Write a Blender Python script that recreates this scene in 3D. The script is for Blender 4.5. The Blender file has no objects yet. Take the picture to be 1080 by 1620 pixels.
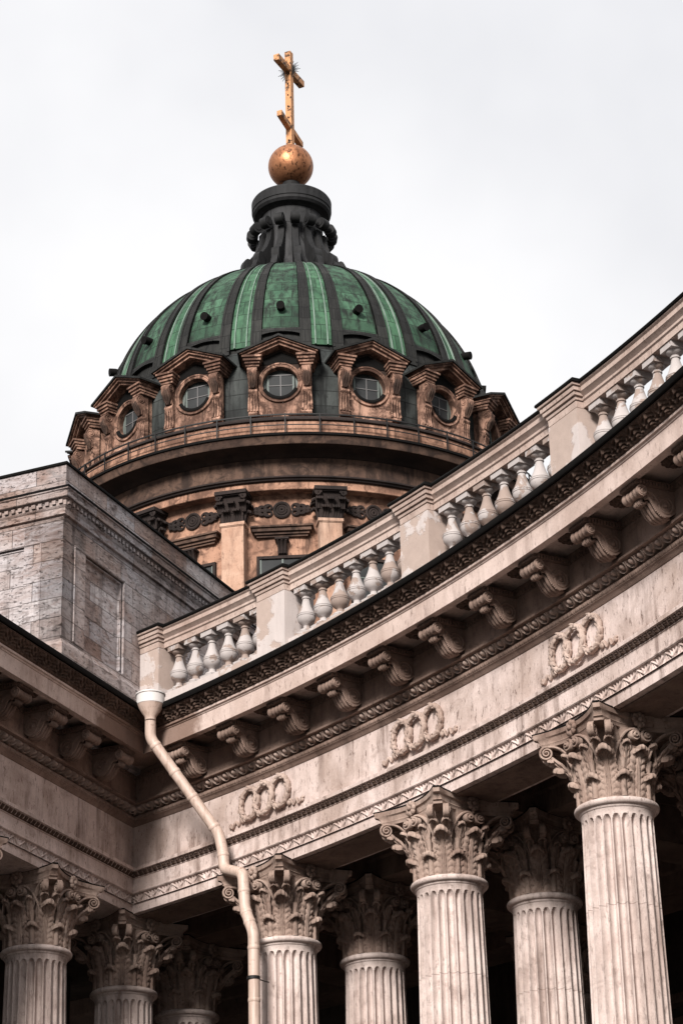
import bpy, math, random
import numpy as np
from math import radians as RAD, pi, sin, cos

random.seed(4); np.random.seed(4)
S = bpy.context.scene
COL = S.collection

# ------------------------------------------------------------------ camera
CAMZ = 1.7
TH, RHO, FPX = RAD(24.8), RAD(1.5), 3960.0
fwd = np.array([0, cos(TH), sin(TH)]); r0_ = np.array([1., 0, 0]); u0_ = np.cross(r0_, fwd)
RIGHT = cos(RHO)*r0_ - sin(RHO)*u0_; UP = sin(RHO)*r0_ + cos(RHO)*u0_
from mathutils import Matrix, Vector
cam_d = bpy.data.cameras.new("camera"); cam = bpy.data.objects.new("camera", cam_d); COL.objects.link(cam)
cam_d.sensor_fit = 'VERTICAL'; cam_d.sensor_height = 24.0; cam_d.lens = FPX/1620*24.0
cam_d.clip_start = 0.5; cam_d.clip_end = 3000
M = Matrix.Identity(4)
for i in range(3):
    M[i][0] = RIGHT[i]; M[i][1] = UP[i]; M[i][2] = -fwd[i]
M[2][3] = CAMZ
cam.matrix_world = M
S.camera = cam

# ------------------------------------------------------------------ light
SUN_AZ, SUN_EL = RAD(-107), RAD(29)          # direction towards the sun (world azimuth from +X)
w = bpy.data.worlds.new("World"); S.world = w; w.use_nodes = True
nt = w.node_tree; nt.nodes.clear()
o = nt.nodes.new('ShaderNodeOutputWorld'); bg = nt.nodes.new('ShaderNodeBackground')
sky = nt.nodes.new('ShaderNodeTexSky'); sky.sky_type = 'NISHITA'; sky.sun_disc = False
sky.sun_elevation = SUN_EL; sky.sun_rotation = pi/2 - SUN_AZ
hs = nt.nodes.new('ShaderNodeHueSaturation'); hs.inputs['Saturation'].default_value = 0.10
tc = nt.nodes.new('ShaderNodeTexCoord')
cl = nt.nodes.new('ShaderNodeTexNoise'); cl.inputs['Scale'].default_value = 3.4; cl.inputs['Detail'].default_value = 5
cr = nt.nodes.new('ShaderNodeValToRGB')
cr.color_ramp.elements[0].position = .38; cr.color_ramp.elements[0].color = (8.9, 8.95, 9.3, 1)
cr.color_ramp.elements[1].position = .62; cr.color_ramp.elements[1].color = (11.3, 11.25, 11.35, 1)
mx = nt.nodes.new('ShaderNodeMix'); mx.data_type = 'RGBA'; mx.inputs['Factor'].default_value = 0.85
nt.links.new(tc.outputs['Generated'], cl.inputs['Vector']); nt.links.new(cl.outputs['Fac'], cr.inputs['Fac'])
nt.links.new(sky.outputs['Color'], hs.inputs['Color'])
nt.links.new(hs.outputs['Color'], mx.inputs['A']); nt.links.new(cr.outputs['Color'], mx.inputs['B'])
sz = nt.nodes.new('ShaderNodeSeparateXYZ'); gr_ = nt.nodes.new('ShaderNodeValToRGB'); mg = nt.nodes.new('ShaderNodeMix'); mg.data_type = 'RGBA'; mg.blend_type = 'MULTIPLY'; mg.inputs['Factor'].default_value = 1.0
e_ = gr_.color_ramp.elements; e_[0].position = 0.0; e_[0].color = (.25, .25, .25, 1); e_[1].position = 1.0; e_[1].color = (1.0, 1.0, 1.0, 1)
for p_, c_ in ((.16, .52), (.34, .80), (.48, .86)):
    x_ = e_.new(p_); x_.color = (c_, c_, c_, 1)
nt.links.new(tc.outputs['Generated'], sz.inputs[0]); nt.links.new(sz.outputs['Z'], gr_.inputs['Fac'])
nt.links.new(mx.outputs['Result'], mg.inputs['A']); nt.links.new(gr_.outputs['Color'], mg.inputs['B'])
nt.links.new(mg.outputs['Result'], bg.inputs['Color']); bg.inputs['Strength'].default_value = 0.092
nt.links.new(bg.outputs['Background'], o.inputs['Surface'])
sl = bpy.data.lights.new("sun", 'SUN'); sl.energy = 4.7; sl.angle = RAD(16); sl.color = (1.0, .95, .9)
so = bpy.data.objects.new("sun", sl); COL.objects.link(so)
sd = Vector((cos(SUN_EL)*cos(SUN_AZ), cos(SUN_EL)*sin(SUN_AZ), sin(SUN_EL)))
so.rotation_euler = sd.to_track_quat('Z', 'Y').to_euler(); so.location = sd*200
S.view_settings.view_transform = 'Standard'; S.view_settings.look = 'None'
S.view_settings.exposure = 0.38; S.view_settings.gamma = 1.0
S.cycles.max_bounces = 6; S.cycles.diffuse_bounces = 3

# ------------------------------------------------------------------ materials
class NT:
    def __init__(s, name):
        s.m = bpy.data.materials.new(name); s.m.use_nodes = True; s.t = s.m.node_tree
        s.b = s.t.nodes['Principled BSDF']
    def n(s, typ, **kw):
        n = s.t.nodes.new(typ)
        for k, v in kw.items(): setattr(n, k, v)
        return n
    def l(s, a, b): s.t.links.new(a, b)
    def pos(s): return s.n('ShaderNodeNewGeometry').outputs['Position']
    def obj(s): return s.n('ShaderNodeTexCoord').outputs['Object']
    def scaled(s, vec, sc):
        m = s.n('ShaderNodeMapping'); m.inputs['Scale'].default_value = sc; s.l(vec, m.inputs['Vector']); return m.outputs['Vector']
    def noise(s, vec, scale, detail=6, rough=.6, dist=0.0):
        n = s.n('ShaderNodeTexNoise'); n.inputs['Scale'].default_value = scale; n.inputs['Detail'].default_value = detail
        n.inputs['Roughness'].default_value = rough; n.inputs['Distortion'].default_value = dist
        s.l(vec, n.inputs['Vector']); return n.outputs['Fac']
    def ramp(s, fac, stops):
        r = s.n('ShaderNodeValToRGB'); e = r.color_ramp.elements
        while len(e) < len(stops): e.new(.5)
        for x, (p, c) in zip(e, stops):
            x.position = p; x.color = (c, c, c, 1) if isinstance(c, (int, float)) else (*c, 1)
        s.l(fac, r.inputs['Fac']); return r.outputs['Color']
    def mix(s, fac, a, b, mode='MIX'):
        m = s.n('ShaderNodeMix', data_type='RGBA', blend_type=mode)
        for sock, v in ((m.inputs['Factor'], fac), (m.inputs['A'], a), (m.inputs['B'], b)):
            if isinstance(v, (int, float)): sock.default_value = v
            elif isinstance(v, tuple): sock.default_value = (*v, 1)
            else: s.l(v, sock)
        return m.outputs['Result']
    def math(s, op, a, b=0.0):
        m = s.n('ShaderNodeMath', operation=op)
        for sock, v in zip(m.inputs, (a, b)):
            if isinstance(v, (int, float)): sock.default_value = v
            else: s.l(v, sock)
        return m.outputs[0]
    def bump(s, h, strength, dist):
        b = s.n('ShaderNodeBump'); b.inputs['Strength'].default_value = strength; b.inputs['Distance'].default_value = dist
        s.l(h, b.inputs['Height']); s.l(b.outputs['Normal'], s.b.inputs['Normal'])
    def done(s, color, rough=.85, metal=0.0, spec=.25):
        if isinstance(color, tuple): s.b.inputs['Base Color'].default_value = (*color, 1)
        else: s.l(color, s.b.inputs['Base Color'])
        if isinstance(rough, (int, float)): s.b.inputs['Roughness'].default_value = rough
        else: s.l(rough, s.b.inputs['Roughness'])
        s.b.inputs['Metallic'].default_value = metal; s.b.inputs['Specular IOR Level'].default_value = spec
        return s.m

def stone(name, light, mid, dark, streak=.5, blotch=.5, pits=.5, scale=1.0, corner=False, bumpd=.02, bt=.53, joints=0):
    t = NT(name); p = t.pos()
    big = t.noise(p, .9*scale, 7, .62, .4)
    c = t.ramp(big, [(.34, mid), (.62, light)])
    st = t.noise(t.scaled(p, (5*scale, 5*scale, .55*scale)), 1.0, 6, .65)
    sm = t.ramp(st, [(.475, 0.0), (.66, 1.0)])
    gate = t.ramp(t.noise(p, .55*scale, 4, .5), [(.42, .15), (.60, 1.0)])
    c = t.mix(t.math('MULTIPLY', t.math('MULTIPLY', sm, gate), streak), c, dark)
    bl = t.ramp(t.noise(p, 2.4*scale, 8, .68, .8), [(bt, 0.0), (bt+.13, 1.0)])
    c = t.mix(t.math('MULTIPLY', bl, blotch), c, tuple(.55*a+.45*b for a, b in zip(mid, dark)))
    fine = t.noise(p, 38*scale, 4, .7)
    pt = t.ramp(t.noise(t.scaled(p, (1.5, 1.5, .5)), 13*scale, 6, .72), [(.575, 0.0), (.655, 1.0)])
    c = t.mix(t.math('MULTIPLY', pt, pits), c, dark)
    c = t.mix(.35, c, t.ramp(fine, [(.3, .35), (.7, .62)]), 'OVERLAY')
    if corner:                       # damp brown patch where the two cornices meet and the gutter leaks
        dd = t.n('ShaderNodeVectorMath', operation='DISTANCE'); t.l(p, dd.inputs[0]); dd.inputs[1].default_value = (-3.55, 41.6, 16.6)
        wob = t.math('ADD', dd.outputs['Value'], t.math('MULTIPLY', t.noise(p, 2.2, 4, .6), 1.4))
        c = t.mix(t.ramp(t.math('MULTIPLY', wob, .25), [(.50, .8), (.58, 0.0)]), c, (.15, .088, .062))
    if joints:                       # thin bed joints between stone drums
        sx = t.n('ShaderNodeSeparateXYZ'); t.l(p, sx.inputs[0])
        fz = t.math('FRACT', t.math('DIVIDE', t.math('ADD', sx.outputs['Z'], t.math('MULTIPLY', t.noise(p, 9, 3, .6), .012)), joints))
        c = t.mix(t.math('MULTIPLY', t.math('LESS_THAN', fz, .007), .55), c, dark)
    h = t.math('ADD', t.math('MULTIPLY', fine, .5), t.math('SUBTRACT', t.math('MULTIPLY', big, .6), pt))
    t.bump(h, .45, bumpd)
    return t.done(c, .88)

MT = {}
MT['stone'] = stone('pale_stone', (.64, .525, .485), (.40, .305, .265), (.12, .073, .056), .8, .5, .75)
MT['corona'] = stone('cornice_stone', (.60, .48, .43), (.43, .325, .28), (.16, .10, .08), .55, .35, .5, corner=True)
MT['column'] = stone('column_stone', (.63, .53, .49), (.42, .33, .295), (.13, .082, .064), .7, .6, .42, joints=1.87)
MT['carved'] = stone('carved_capital_stone', (.40, .30, .25), (.20, .132, .105), (.055, .033, .025), .6, .7, .6)  # brown capital stone, with deeper shade put into the colour
MT['soffit'] = stone('shaded_soffit_stone', (.20, .138, .11), (.115, .074, .058), (.035, .022, .017), .5, .6, .4)  # sooty tone, plus the shade of the undersides put into the colour
MT['mould'] = stone('shaded_moulding_stone', (.29, .205, .168), (.155, .102, .08), (.05, .031, .024), .5, .6, .5)  # brown dirt, plus under-cornice shade painted in as a darker tone
MT['egg'] = stone('egg_moulding_stone', (.46, .355, .305), (.29, .205, .168), (.06, .037, .028), .4, .5, .5)
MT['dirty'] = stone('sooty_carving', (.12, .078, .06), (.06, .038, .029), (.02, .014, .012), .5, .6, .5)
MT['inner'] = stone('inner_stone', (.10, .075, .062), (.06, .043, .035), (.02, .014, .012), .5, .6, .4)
MT['plaster'] = stone('orange_plaster', (.44, .25, .17), (.20, .106, .072), (.022, .013, .010), 1.0, .95, .5, .6, bt=.455)
MT['dormer'] = stone('stained_dormer_plaster', (.44, .262, .19), (.14, .074, .052), (.012, .008, .006), 1.0, 1.0, .6, .8, bt=.43)
MT['plaster_soot'] = stone('sooty_plaster', (.13, .078, .056), (.045, .027, .021), (.008, .006, .005), .9, .85, .4, .6, bt=.47)
MT['soot'] = stone('black_soot_plaster', (.045, .027, .02), (.02, .013, .011), (.008, .006, .006), .5, .5, .3, .5)
MT['pilaster'] = stone('pale_pilaster_plaster', (.50, .335, .25), (.36, .205, .14), (.09, .05, .036), .6, .6, .45, .6)
MT['blackstone'] = stone('blackened_carving', (.035, .024, .021), (.016, .012, .011), (.006, .005, .005), .4, .4, .6, .6)
MT['bluestone'] = stone('weathered_marble', (.60, .575, .57), (.46, .415, .40), (.17, .12, .10), .35, .25, .4, 1.2)
MT['pedestal'] = stone('peeling_stucco', (.60, .525, .50), (.43, .335, .29), (.20, .13, .10), .3, .4, .35, .9)
MT['rail'] = stone('rail_stone', (.50, .395, .345), (.35, .255, .215), (.14, .09, .07), .35, .4, .45)

def patchy(name, brown, pale, scale, lim):           # peeling stucco: two hard-edged layers
    t = NT(name); p = t.pos()
    f = t.ramp(t.noise(p, scale, 8, .62, .5), [(lim, 0.0), (lim+.025, 1.0)])
    a = t.mix(t.noise(p, 6, 6, .6), tuple(x*.7 for x in brown), brown)
    b = t.mix(t.noise(t.scaled(p, (6, 6, 1.2)), 1.5, 6, .6), tuple(x*.72 for x in pale), pale)
    c = t.mix(f, a, b)
    sp = t.ramp(t.noise(p, 22, 5, .7), [(.62, 0.0), (.72, 1.0)])
    c = t.mix(t.math('MULTIPLY', sp, .5), c, tuple(x*.35 for x in brown))
    t.bump(t.math('ADD', f, t.math('MULTIPLY', t.noise(p, 40, 4, .7), .4)), .5, .012)
    return t.done(c, .88)
MT['pedestal'] = patchy('peeling_stucco', (.46, .36, .312), (.57, .50, .475), .75, .47)
MT['baluster'] = patchy('baluster_marble', (.33, .255, .22), (.47, .425, .41), 2.1, .46)

def attic_stone():
    t = NT('weathered_ashlar'); p = t.pos()
    dt = t.n('ShaderNodeVectorMath', operation='DOT_PRODUCT'); t.l(p, dt.inputs[0]); dt.inputs[1].default_value = (1.317, .514, 0)
    sx = t.n('ShaderNodeSeparateXYZ'); t.l(p, sx.inputs[0])
    cb = t.n('ShaderNodeCombineXYZ'); t.l(dt.outputs['Value'], cb.inputs[0]); t.l(sx.outputs['Z'], cb.inputs[1])
    br = t.n('ShaderNodeTexBrick'); t.l(cb.outputs[0], br.inputs['Vector'])
    br.inputs['Scale'].default_value = 1.0; br.inputs['Brick Width'].default_value = 1.05; br.inputs['Row Height'].default_value = .37
    br.inputs['Mortar Size'].default_value = .007; br.inputs['Mortar Smooth'].default_value = .3; br.offset = .42
    br.inputs['Color1'].default_value = (0, 0, 0, 1); br.inputs['Color2'].default_value = (1, 1, 1, 1); br.inputs['Mortar'].default_value = (.5, .5, .5, 1)
    tone = t.ramp(br.outputs['Color'], [(0.0, (.23, .155, .13)), (.3, (.34, .27, .245)), (.55, (.43, .37, .36)), (.8, (.32, .295, .305)), (1.0, (.51, .46, .455))])
    lay = t.noise(t.scaled(cb.outputs[0], (1.2, 4.2, 1)), 1.3, 8, .72, 1.2)
    c = t.mix(t.ramp(lay, [(.45, 0.0), (.62, .72)]), tone, (.19, .115, .09))
    lay2 = t.noise(t.scaled(cb.outputs[0], (2, 6.5, 1)), 1.3, 8, .72, 1.2)
    c = t.mix(t.ramp(lay2, [(.53, 0.0), (.62, .85)]), c, (.07, .045, .036))
    big = t.noise(p, .7, 6, .6)
    c = t.mix(t.ramp(big, [(.44, 0.0), (.66, .55)]), c, (.50, .47, .475))
    st = t.ramp(t.noise(t.scaled(p, (3.5, 3.5, .4)), 1.0, 6, .65), [(.52, 0.0), (.68, .65)])
    c = t.mix(st, c, (.11, .085, .08))
    pt = t.ramp(t.noise(t.scaled(p, (1, 1, 2.2)), 9, 6, .75), [(.58, 0.0), (.68, 1.0)])
    c = t.mix(t.math('MULTIPLY', pt, .6), c, (.06, .04, .033))
    c = t.mix(t.math('MULTIPLY', br.outputs['Fac'], .75), c, (.045, .033, .028))
    h = t.math('SUBTRACT', t.math('SUBTRACT', t.math('MULTIPLY', lay2, .9), pt), t.math('MULTIPLY', br.outputs['Fac'], .8))
    t.bump(h, .9, .04)
    return t.done(c, .92)
MT['ashlar'] = attic_stone()

def copper(name, a, b, dark, seams=True, w_=.62, hgt=.75, runs=.6):
    t = NT(name); p = t.obj()
    sx = t.n('ShaderNodeSeparateXYZ'); t.l(p, sx.inputs[0])
    cb = t.n('ShaderNodeCombineXYZ'); t.l(sx.outputs['Y'], cb.inputs[0]); t.l(sx.outputs['Z'], cb.inputs[1])
    wp = t.pos()
    c = t.mix(t.ramp(t.noise(wp, .8, 6, .6), [(.35, 0.0), (.65, 1.0)]), a, b)
    br = t.n('ShaderNodeTexBrick'); t.l(cb.outputs[0], br.inputs['Vector'])
    br.inputs['Scale'].default_value = 1; br.inputs['Brick Width'].default_value = w_; br.inputs['Row Height'].default_value = hgt
    br.inputs['Mortar Size'].default_value = .022; br.inputs['Color1'].default_value = (.62, .62, .62, 1); br.inputs['Color2'].default_value = (1.25, 1.25, 1.25, 1)
    br.inputs['Mortar'].default_value = (.22, .22, .22, 1)
    if seams: c = t.mix(.85, c, br.outputs['Color'], 'MULTIPLY')
    st = t.ramp(t.noise(t.scaled(wp, (3.2, 3.2, .28)), 1, 6, .65), [(.43, 0.0), (.64, 1.0)])
    c = t.mix(t.math('MULTIPLY', st, runs), c, dark)
    pt = t.ramp(t.noise(wp, 3.2, 7, .7), [(.54, 0.0), (.70, .8)])
    c = t.mix(t.math('MULTIPLY', pt, runs), c, dark)
    t.bump(t.math('SUBTRACT', t.noise(wp, 3, 4, .6), br.outputs['Fac'] if seams else 0.0), .4, .05)
    return t.done(c, .7, 0.0, .2)
MT['green'] = copper('green_patina_copper', (.022, .058, .034), (.060, .128, .078), (.010, .014, .011), w_=1.0, hgt=.62, runs=1.0)
MT['strip'] = copper('bright_patina_copper', (.034, .092, .050), (.068, .150, .086), (.012, .026, .017), w_=3.0, hgt=.85, runs=.75)
MT['batten'] = copper('pale_batten', (.20, .26, .22), (.11, .17, .13), (.03, .045, .037), False, runs=.4)
MT['darkcopper'] = copper('dark_copper', (.011, .011, .0105), (.022, .022, .020), (.005, .005, .005), w_=.5, hgt=.7)
MT['greyplate'] = copper('grey_green_sheet', (.022, .026, .025), (.060, .066, .063), (.005, .0055, .0055), w_=.95, hgt=.75, runs=.95)
MT['lead'] = copper('lead_sheet', (.026, .026, .027), (.048, .048, .050), (.007, .007, .0075), w_=.6, hgt=4, runs=.7)
MT['leadtint'] = copper('dark_lead_cap', (.012, .012, .0125), (.024, .024, .025), (.005, .005, .005), False, runs=.7)
t = NT('black_flashing'); MT['black'] = t.done(t.mix(t.noise(t.pos(), 6, 5, .6), (.003, .0028, .0028), (.009, .008, .0075)), .8, 0, .08)
t = NT('iron_black'); MT['iron'] = t.done((.012, .011, .011), .6)
t = NT('gilded_copper'); p = t.pos()
spots = t.ramp(t.noise(t.scaled(p, (1, 1, .45)), 5.5, 7, .72), [(.52, 0.0), (.62, 1.0)])
gc = t.mix(t.ramp(t.noise(p, 1.6, 5, .6), [(.35, 0.0), (.65, 1.0)]), (.30, .125, .06), (.46, .21, .105))
t.bump(t.noise(p, 9, 5, .6), .25, .04)
MT['gilt'] = t.done(t.mix(spots, gc, (.06, .026, .014)), .5, .8, .4)
t = NT('gilt_cross'); p = t.pos()
MT['giltcross'] = t.done(t.mix(t.ramp(t.noise(p, 3.5, 7, .7), [(.52, 0.0), (.60, 1.0)]), (.50, .245, .11), (.05, .024, .012)), .6, .2, .3)
t = NT('pipe_paint'); p = t.pos()
pc = t.mix(t.noise(t.scaled(p, (4, 4, .8)), 2, 6, .6), (.46, .34, .28), (.57, .44, .375))
pc = t.mix(t.ramp(t.noise(p, 14, 6, .7), [(.58, 0.0), (.68, .6)]), pc, (.25, .16, .115))
pc = t.mix(t.ramp(t.noise(t.scaled(p, (9, 9, .7)), 1.6, 6, .65), [(.50, 0.0), (.66, .6)]), pc, (.27, .18, .13))
t.bump(t.noise(p, 12, 3, .5), .12, .01)
MT['pipe'] = t.done(pc, .5, 0, .45)
t = NT('hopper_paint'); MT['hopper'] = t.done(t.mix(t.noise(t.scaled(t.pos(), (5, 5, 1)), 2, 6, .6), (.48, .45, .43), (.64, .60, .58)), .5, 0, .4)
t = NT('window_glass'); MT['glass'] = t.done(t.mix(t.noise(t.pos(), .9, 3, .5), (.018, .019, .020), (.060, .063, .064)), .6, 0, .08)
t = NT('pale_window_frame'); MT['winframe'] = t.done(t.mix(t.noise(t.pos(), 3, 5, .6), (.085, .105, .095), (.15, .172, .158)), .6)
t = NT('grey_mullion'); MT['mullion'] = t.done((.12, .115, .115), .6)
t = NT('paving'); p = t.pos(); MT['paving'] = t.done(t.mix(t.noise(p, .6, 6, .6), (.035, .033, .031), (.065, .06, .056)), .9)
t = NT('roof_metal'); MT['roof'] = t.done(t.mix(t.noise(t.pos(), 1, 5, .6), (.04, .04, .042), (.07, .07, .072)), .6)

# ------------------------------------------------------------------ mesh helpers
class MB:
    def __init__(s): s.v = []; s.f = []; s.m = []; s.n = 0
    def add(s, V, F, m=0):
        V = np.asarray(V, float).reshape(-1, 3); s.v.append(V)
        s.f += [tuple(int(i)+s.n for i in q) for q in F]; s.m += [m]*len(F); s.n += len(V); return s
    def grid(s, P, m=0, cu=False, cv=False):
        P = np.asarray(P, float); a, b = P.shape[:2]
        I = np.arange(a*b).reshape(a, b)
        if cu: I = np.vstack([I, I[:1]])
        if cv: I = np.hstack([I, I[:, :1]])
        q = np.stack([I[:-1, :-1], I[1:, :-1], I[1:, 1:], I[:-1, 1:]], -1).reshape(-1, 4)
        return s.add(P.reshape(-1, 3), q.tolist(), m)
    def box(s, x0, x1, y0, y1, z0, z1, m=0, f=None):
        V = np.array([(x, y, z) for z in (z0, z1) for y in (y0, y1) for x in (x0, x1)], float)
        if f is not None: V = np.array([f(*q) for q in V])
        return s.add(V, [(0, 2, 3, 1), (4, 5, 7, 6), (0, 1, 5, 4), (1, 3, 7, 5), (3, 2, 6, 7), (2, 0, 4, 6)], m)
    def prism(s, poly, y0, y1, m=0, f=None):            # poly in (x,z), extruded along y
        k = len(poly)
        V = np.array([(x, y, z) for y in (y0, y1) for x, z in poly], float)
        if f is not None: V = np.array([f(*q) for q in V])
        F = [tuple(range(k)), tuple(range(2*k-1, k-1, -1))] + [(i, i+k, (i+1) % k+k, (i+1) % k) for i in range(k)]
        return s.add(V, F, m)
    def lathe(s, prof, n=48, c=(0, 0, 0), m=0, closed=False):
        a = np.linspace(0, 2*pi, n, endpoint=False); pr = np.array(prof, float)
        P = np.stack([c[0]+np.outer(np.cos(a), pr[:, 0]), c[1]+np.outer(np.sin(a), pr[:, 0]), c[2]+np.outer(np.ones(n), pr[:, 1])], -1)
        return s.grid(P, m, cu=True, cv=closed)
    def tube(s, path, r, k=8, m=0, cap=True, flat=1.0):
        p = np.asarray(path, float); n = len(p); r = np.broadcast_to(r, (n,)).astype(float)
        T = np.gradient(p, axis=0); T /= np.linalg.norm(T, axis=1)[:, None]+1e-9
        ref = np.array([0, 0, 1.]) if abs(T[0][2]) < .9 else np.array([1., 0, 0])
        N = np.zeros_like(p); a = ref - T[0]*(ref@T[0]); N[0] = a/np.linalg.norm(a)
        for i in range(1, n):
            a = N[i-1]-T[i]*(N[i-1]@T[i]); N[i] = a/(np.linalg.norm(a)+1e-9)
        B = np.cross(T, N); th = np.linspace(0, 2*pi, k, endpoint=False)
        P = p[:, None]+r[:, None, None]*(np.cos(th)[None, :, None]*N[:, None]+flat*np.sin(th)[None, :, None]*B[:, None])
        s.grid(P, m, cv=True)
        if cap:
            b = s.n-n*k; s.f += [tuple(range(b+k-1, b-1, -1)), tuple(range(b+(n-1)*k, b+n*k))]; s.m += [m, m]
        return s
    def ribbon(s, path, bn, wd, th, m=0):               # rounded strap: bn = width direction per point
        p = np.asarray(path, float); n = len(p); bn = np.asarray(bn, float); wd = np.broadcast_to(wd, (n,)); th = np.broadcast_to(th, (n,))
        T = np.gradient(p, axis=0); T /= np.linalg.norm(T, axis=1)[:, None]+1e-9
        N = np.cross(T, bn); N /= np.linalg.norm(N, axis=1)[:, None]+1e-9
        cs = np.array([(-1, -.5), (-1, .6), (-.7, 1), (-.35, .75), (.35, .75), (.7, 1), (1, .6), (1, -.5), (.7, -1), (-.7, -1)])
        P = p[:, None]+.5*wd[:, None, None]*cs[None, :, 0, None]*bn[:, None]+.5*th[:, None, None]*cs[None, :, 1, None]*N[:, None]
        k = len(cs); s.grid(P, m, cv=True); b = s.n-n*k
        s.f += [tuple(range(b+k-1, b-1, -1)), tuple(range(b+(n-1)*k, b+n*k))]; s.m += [m, m]; return s
    def ball(s, c, r, nu=10, nv=7, m=0):
        a = np.linspace(0, 2*pi, nu, endpoint=False); b = np.linspace(-pi/2, pi/2, nv); r = np.broadcast_to(r, (3,))
        P = np.stack([c[0]+r[0]*np.outer(np.cos(a), np.cos(b)), c[1]+r[1]*np.outer(np.sin(a), np.cos(b)), c[2]+r[2]*np.outer(np.ones(nu), np.sin(b))], -1)
        return s.grid(P, m, cu=True)
    def mesh(s, name, mats, smooth=35, org=(0, 0, 0)):
        me = bpy.data.meshes.new(name); V = np.concatenate(s.v)-np.asarray(org, float)
        me.from_pydata(V.tolist(), [], s.f)
        for x in (mats if isinstance(mats, (list, tuple)) else [mats]): me.materials.append(MT[x])
        if len(set(s.m)) > 1: me.polygons.foreach_set('material_index', s.m)
        if smooth:
            me.polygons.foreach_set('use_smooth', [True]*len(me.polygons)); me.set_sharp_from_angle(angle=RAD(smooth))
        me.update(); return me

def link(name, me, parent=None, loc=(0, 0, 0), rz=0.0):
    o = bpy.data.objects.new(name, me); COL.objects.link(o); o.location = loc; o.rotation_euler = (0, 0, rz)
    if parent is not None: o.parent = parent
    return o
def part(name, mb, mats, parent, smooth=35, **kw):      # mesh in world coordinates under an unrotated root
    return link(name, mb.mesh(name, mats, smooth, ROOTLOC[parent.name] if parent.name in ROOTLOC else (0, 0, 0)), parent, **kw)
ROOTLOC = {}
def thing(name, loc, label, cat, group=None):
    o = bpy.data.objects.new(name, None); COL.objects.link(o); o.location = loc; o.empty_display_size = .2
    o['label'] = label; o['category'] = cat; o['kind'] = 'thing'
    if group: o['group'] = group
    ROOTLOC[o.name] = tuple(loc); return o
def copy_under(src, parent, **kw):                      # one copied object (mesh shared) and its children
    c = src.copy(); COL.objects.link(c); c.parent = parent
    for ch in src.children: copy_under(ch, c)
    return c

# ------------------------------------------------------------------ plan of the two wings
A0 = np.array([-3.9587, 43.1934]); AANG = RAD(66.33)
TA = np.array([cos(AANG), sin(AANG)]); NA = np.array([sin(AANG), -cos(AANG)])
OB = np.array([-31.195, 14.407]); RB = 39.765; AZC = RAD(46.655)
def miter(d):
    d = np.asarray(d, float); p = (A0-OB)[None]+NA[None]*d.reshape(-1, 1)
    b = p@TA; c = (p**2).sum(1)-(RB-d.reshape(-1))**2; s_ = -b+np.sqrt(np.maximum(b*b-c, 0))
    P = p+TA[None]*s_[:, None]; return s_, np.arctan2(P[:, 1], P[:, 0])
class Straight:
    end = 15.0
    def umin(s, d): return -miter(d)[0]
    def pos(s, U, Dm): return A0+NA*np.asarray(Dm)[..., None]-TA*np.asarray(U)[..., None]
class Curve:
    end = (AZC-RAD(4.0))*RB
    def umin(s, d): return (AZC-miter(d)[1])*RB
    def pos(s, U, Dm):
        a = AZC-np.asarray(U)/RB; r = RB-np.asarray(Dm); return np.stack([OB[0]+r*np.cos(a), OB[1]+r*np.sin(a)], -1)
PA, PB = Straight(), Curve()
def sweep(mb, path, prof, n=None, m=0, closed=True, u1=None):
    pr = np.array(prof, float); n = n or (90 if path is PB else 2)
    u0 = path.umin(pr[:, 0]); u1 = path.end if u1 is None else u1
    t = np.linspace(0, 1, n)[:, None]; U = u0[None]+(u1-u0[None])*t; Dm = np.broadcast_to(pr[:, 0], U.shape)
    xy = path.pos(U, Dm); P = np.concatenate([xy, np.broadcast_to(pr[:, 1], U.shape)[..., None]], -1)
    mb.grid(P, m, cv=closed); k = len(pr); b = mb.n-n*k
    if closed: mb.f += [tuple(range(b+k-1, b-1, -1)), tuple(range(b+(n-1)*k, b+n*k))]; mb.m += [m, m]
    return mb
def relief(mb, path, prof, hf, du, nv, m=0):            # carved strip: prof from bottom to top, hf(u, v) height in metres
    pr = np.array(prof, float); L = np.r_[0, np.cumsum(np.hypot(*np.diff(pr, axis=0).T))]; v = np.linspace(0, 1, nv)
    d = np.interp(v, L/L[-1], pr[:, 0]); z = np.interp(v, L/L[-1], pr[:, 1])
    td, tz = np.gradient(d), np.gradient(z); q = np.hypot(td, tz); nd, nz = tz/q, -td/q
    n = int(path.end/du); u0 = path.umin(d); U = u0[None]+(path.end-u0[None])*np.linspace(0, 1, n)[:, None]
    H = hf(U, np.broadcast_to(v, U.shape)); Dm = d+nd*H; Z = z+nz*H
    xy = path.pos(U, Dm); return mb.grid(np.concatenate([xy, Z[..., None]], -1), m)
fr = lambda x: x-np.floor(x)
def h_egg(U, v):
    x = fr(U/.232)-.5; e = (x/.225)**2+((v-.68)/.42)**2
    q = np.sqrt((x/.225)**2+((v-.72)/.33)**2)
    egg = .175*np.sqrt(np.clip(1-e, 0, 1)); rim = .155*np.clip(1-((q-1.88)/.25)**2, 0, 1)**.5
    return np.maximum(egg, rim)*(.66+.34*v)-.085
def h_leaf(P_, A_):
    def h(U, v):
        k = fr(U/P_); x = k-.5
        env = np.clip(1-np.abs(x)*1.9*(0.55+.75*v), 0, 1)**.5
        lobes = .5+.5*np.cos(2*pi*(3.5*v+3.2*np.abs(x)))
        rib = np.exp(-(x/.07)**2)
        x2 = np.abs(np.abs(x)-.5); stem = np.exp(-((x2-.10-.07*np.sin(6*v))/.045)**2)
        rnd = np.sin(U*37.1)*np.sin(v*23+U*5.3)
        return A_*(env*(.25+.75*lobes)+.5*rib+.7*stem+.12*rnd)*np.sin(pi*np.clip(v, 0, 1))**.25
    return h
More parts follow.
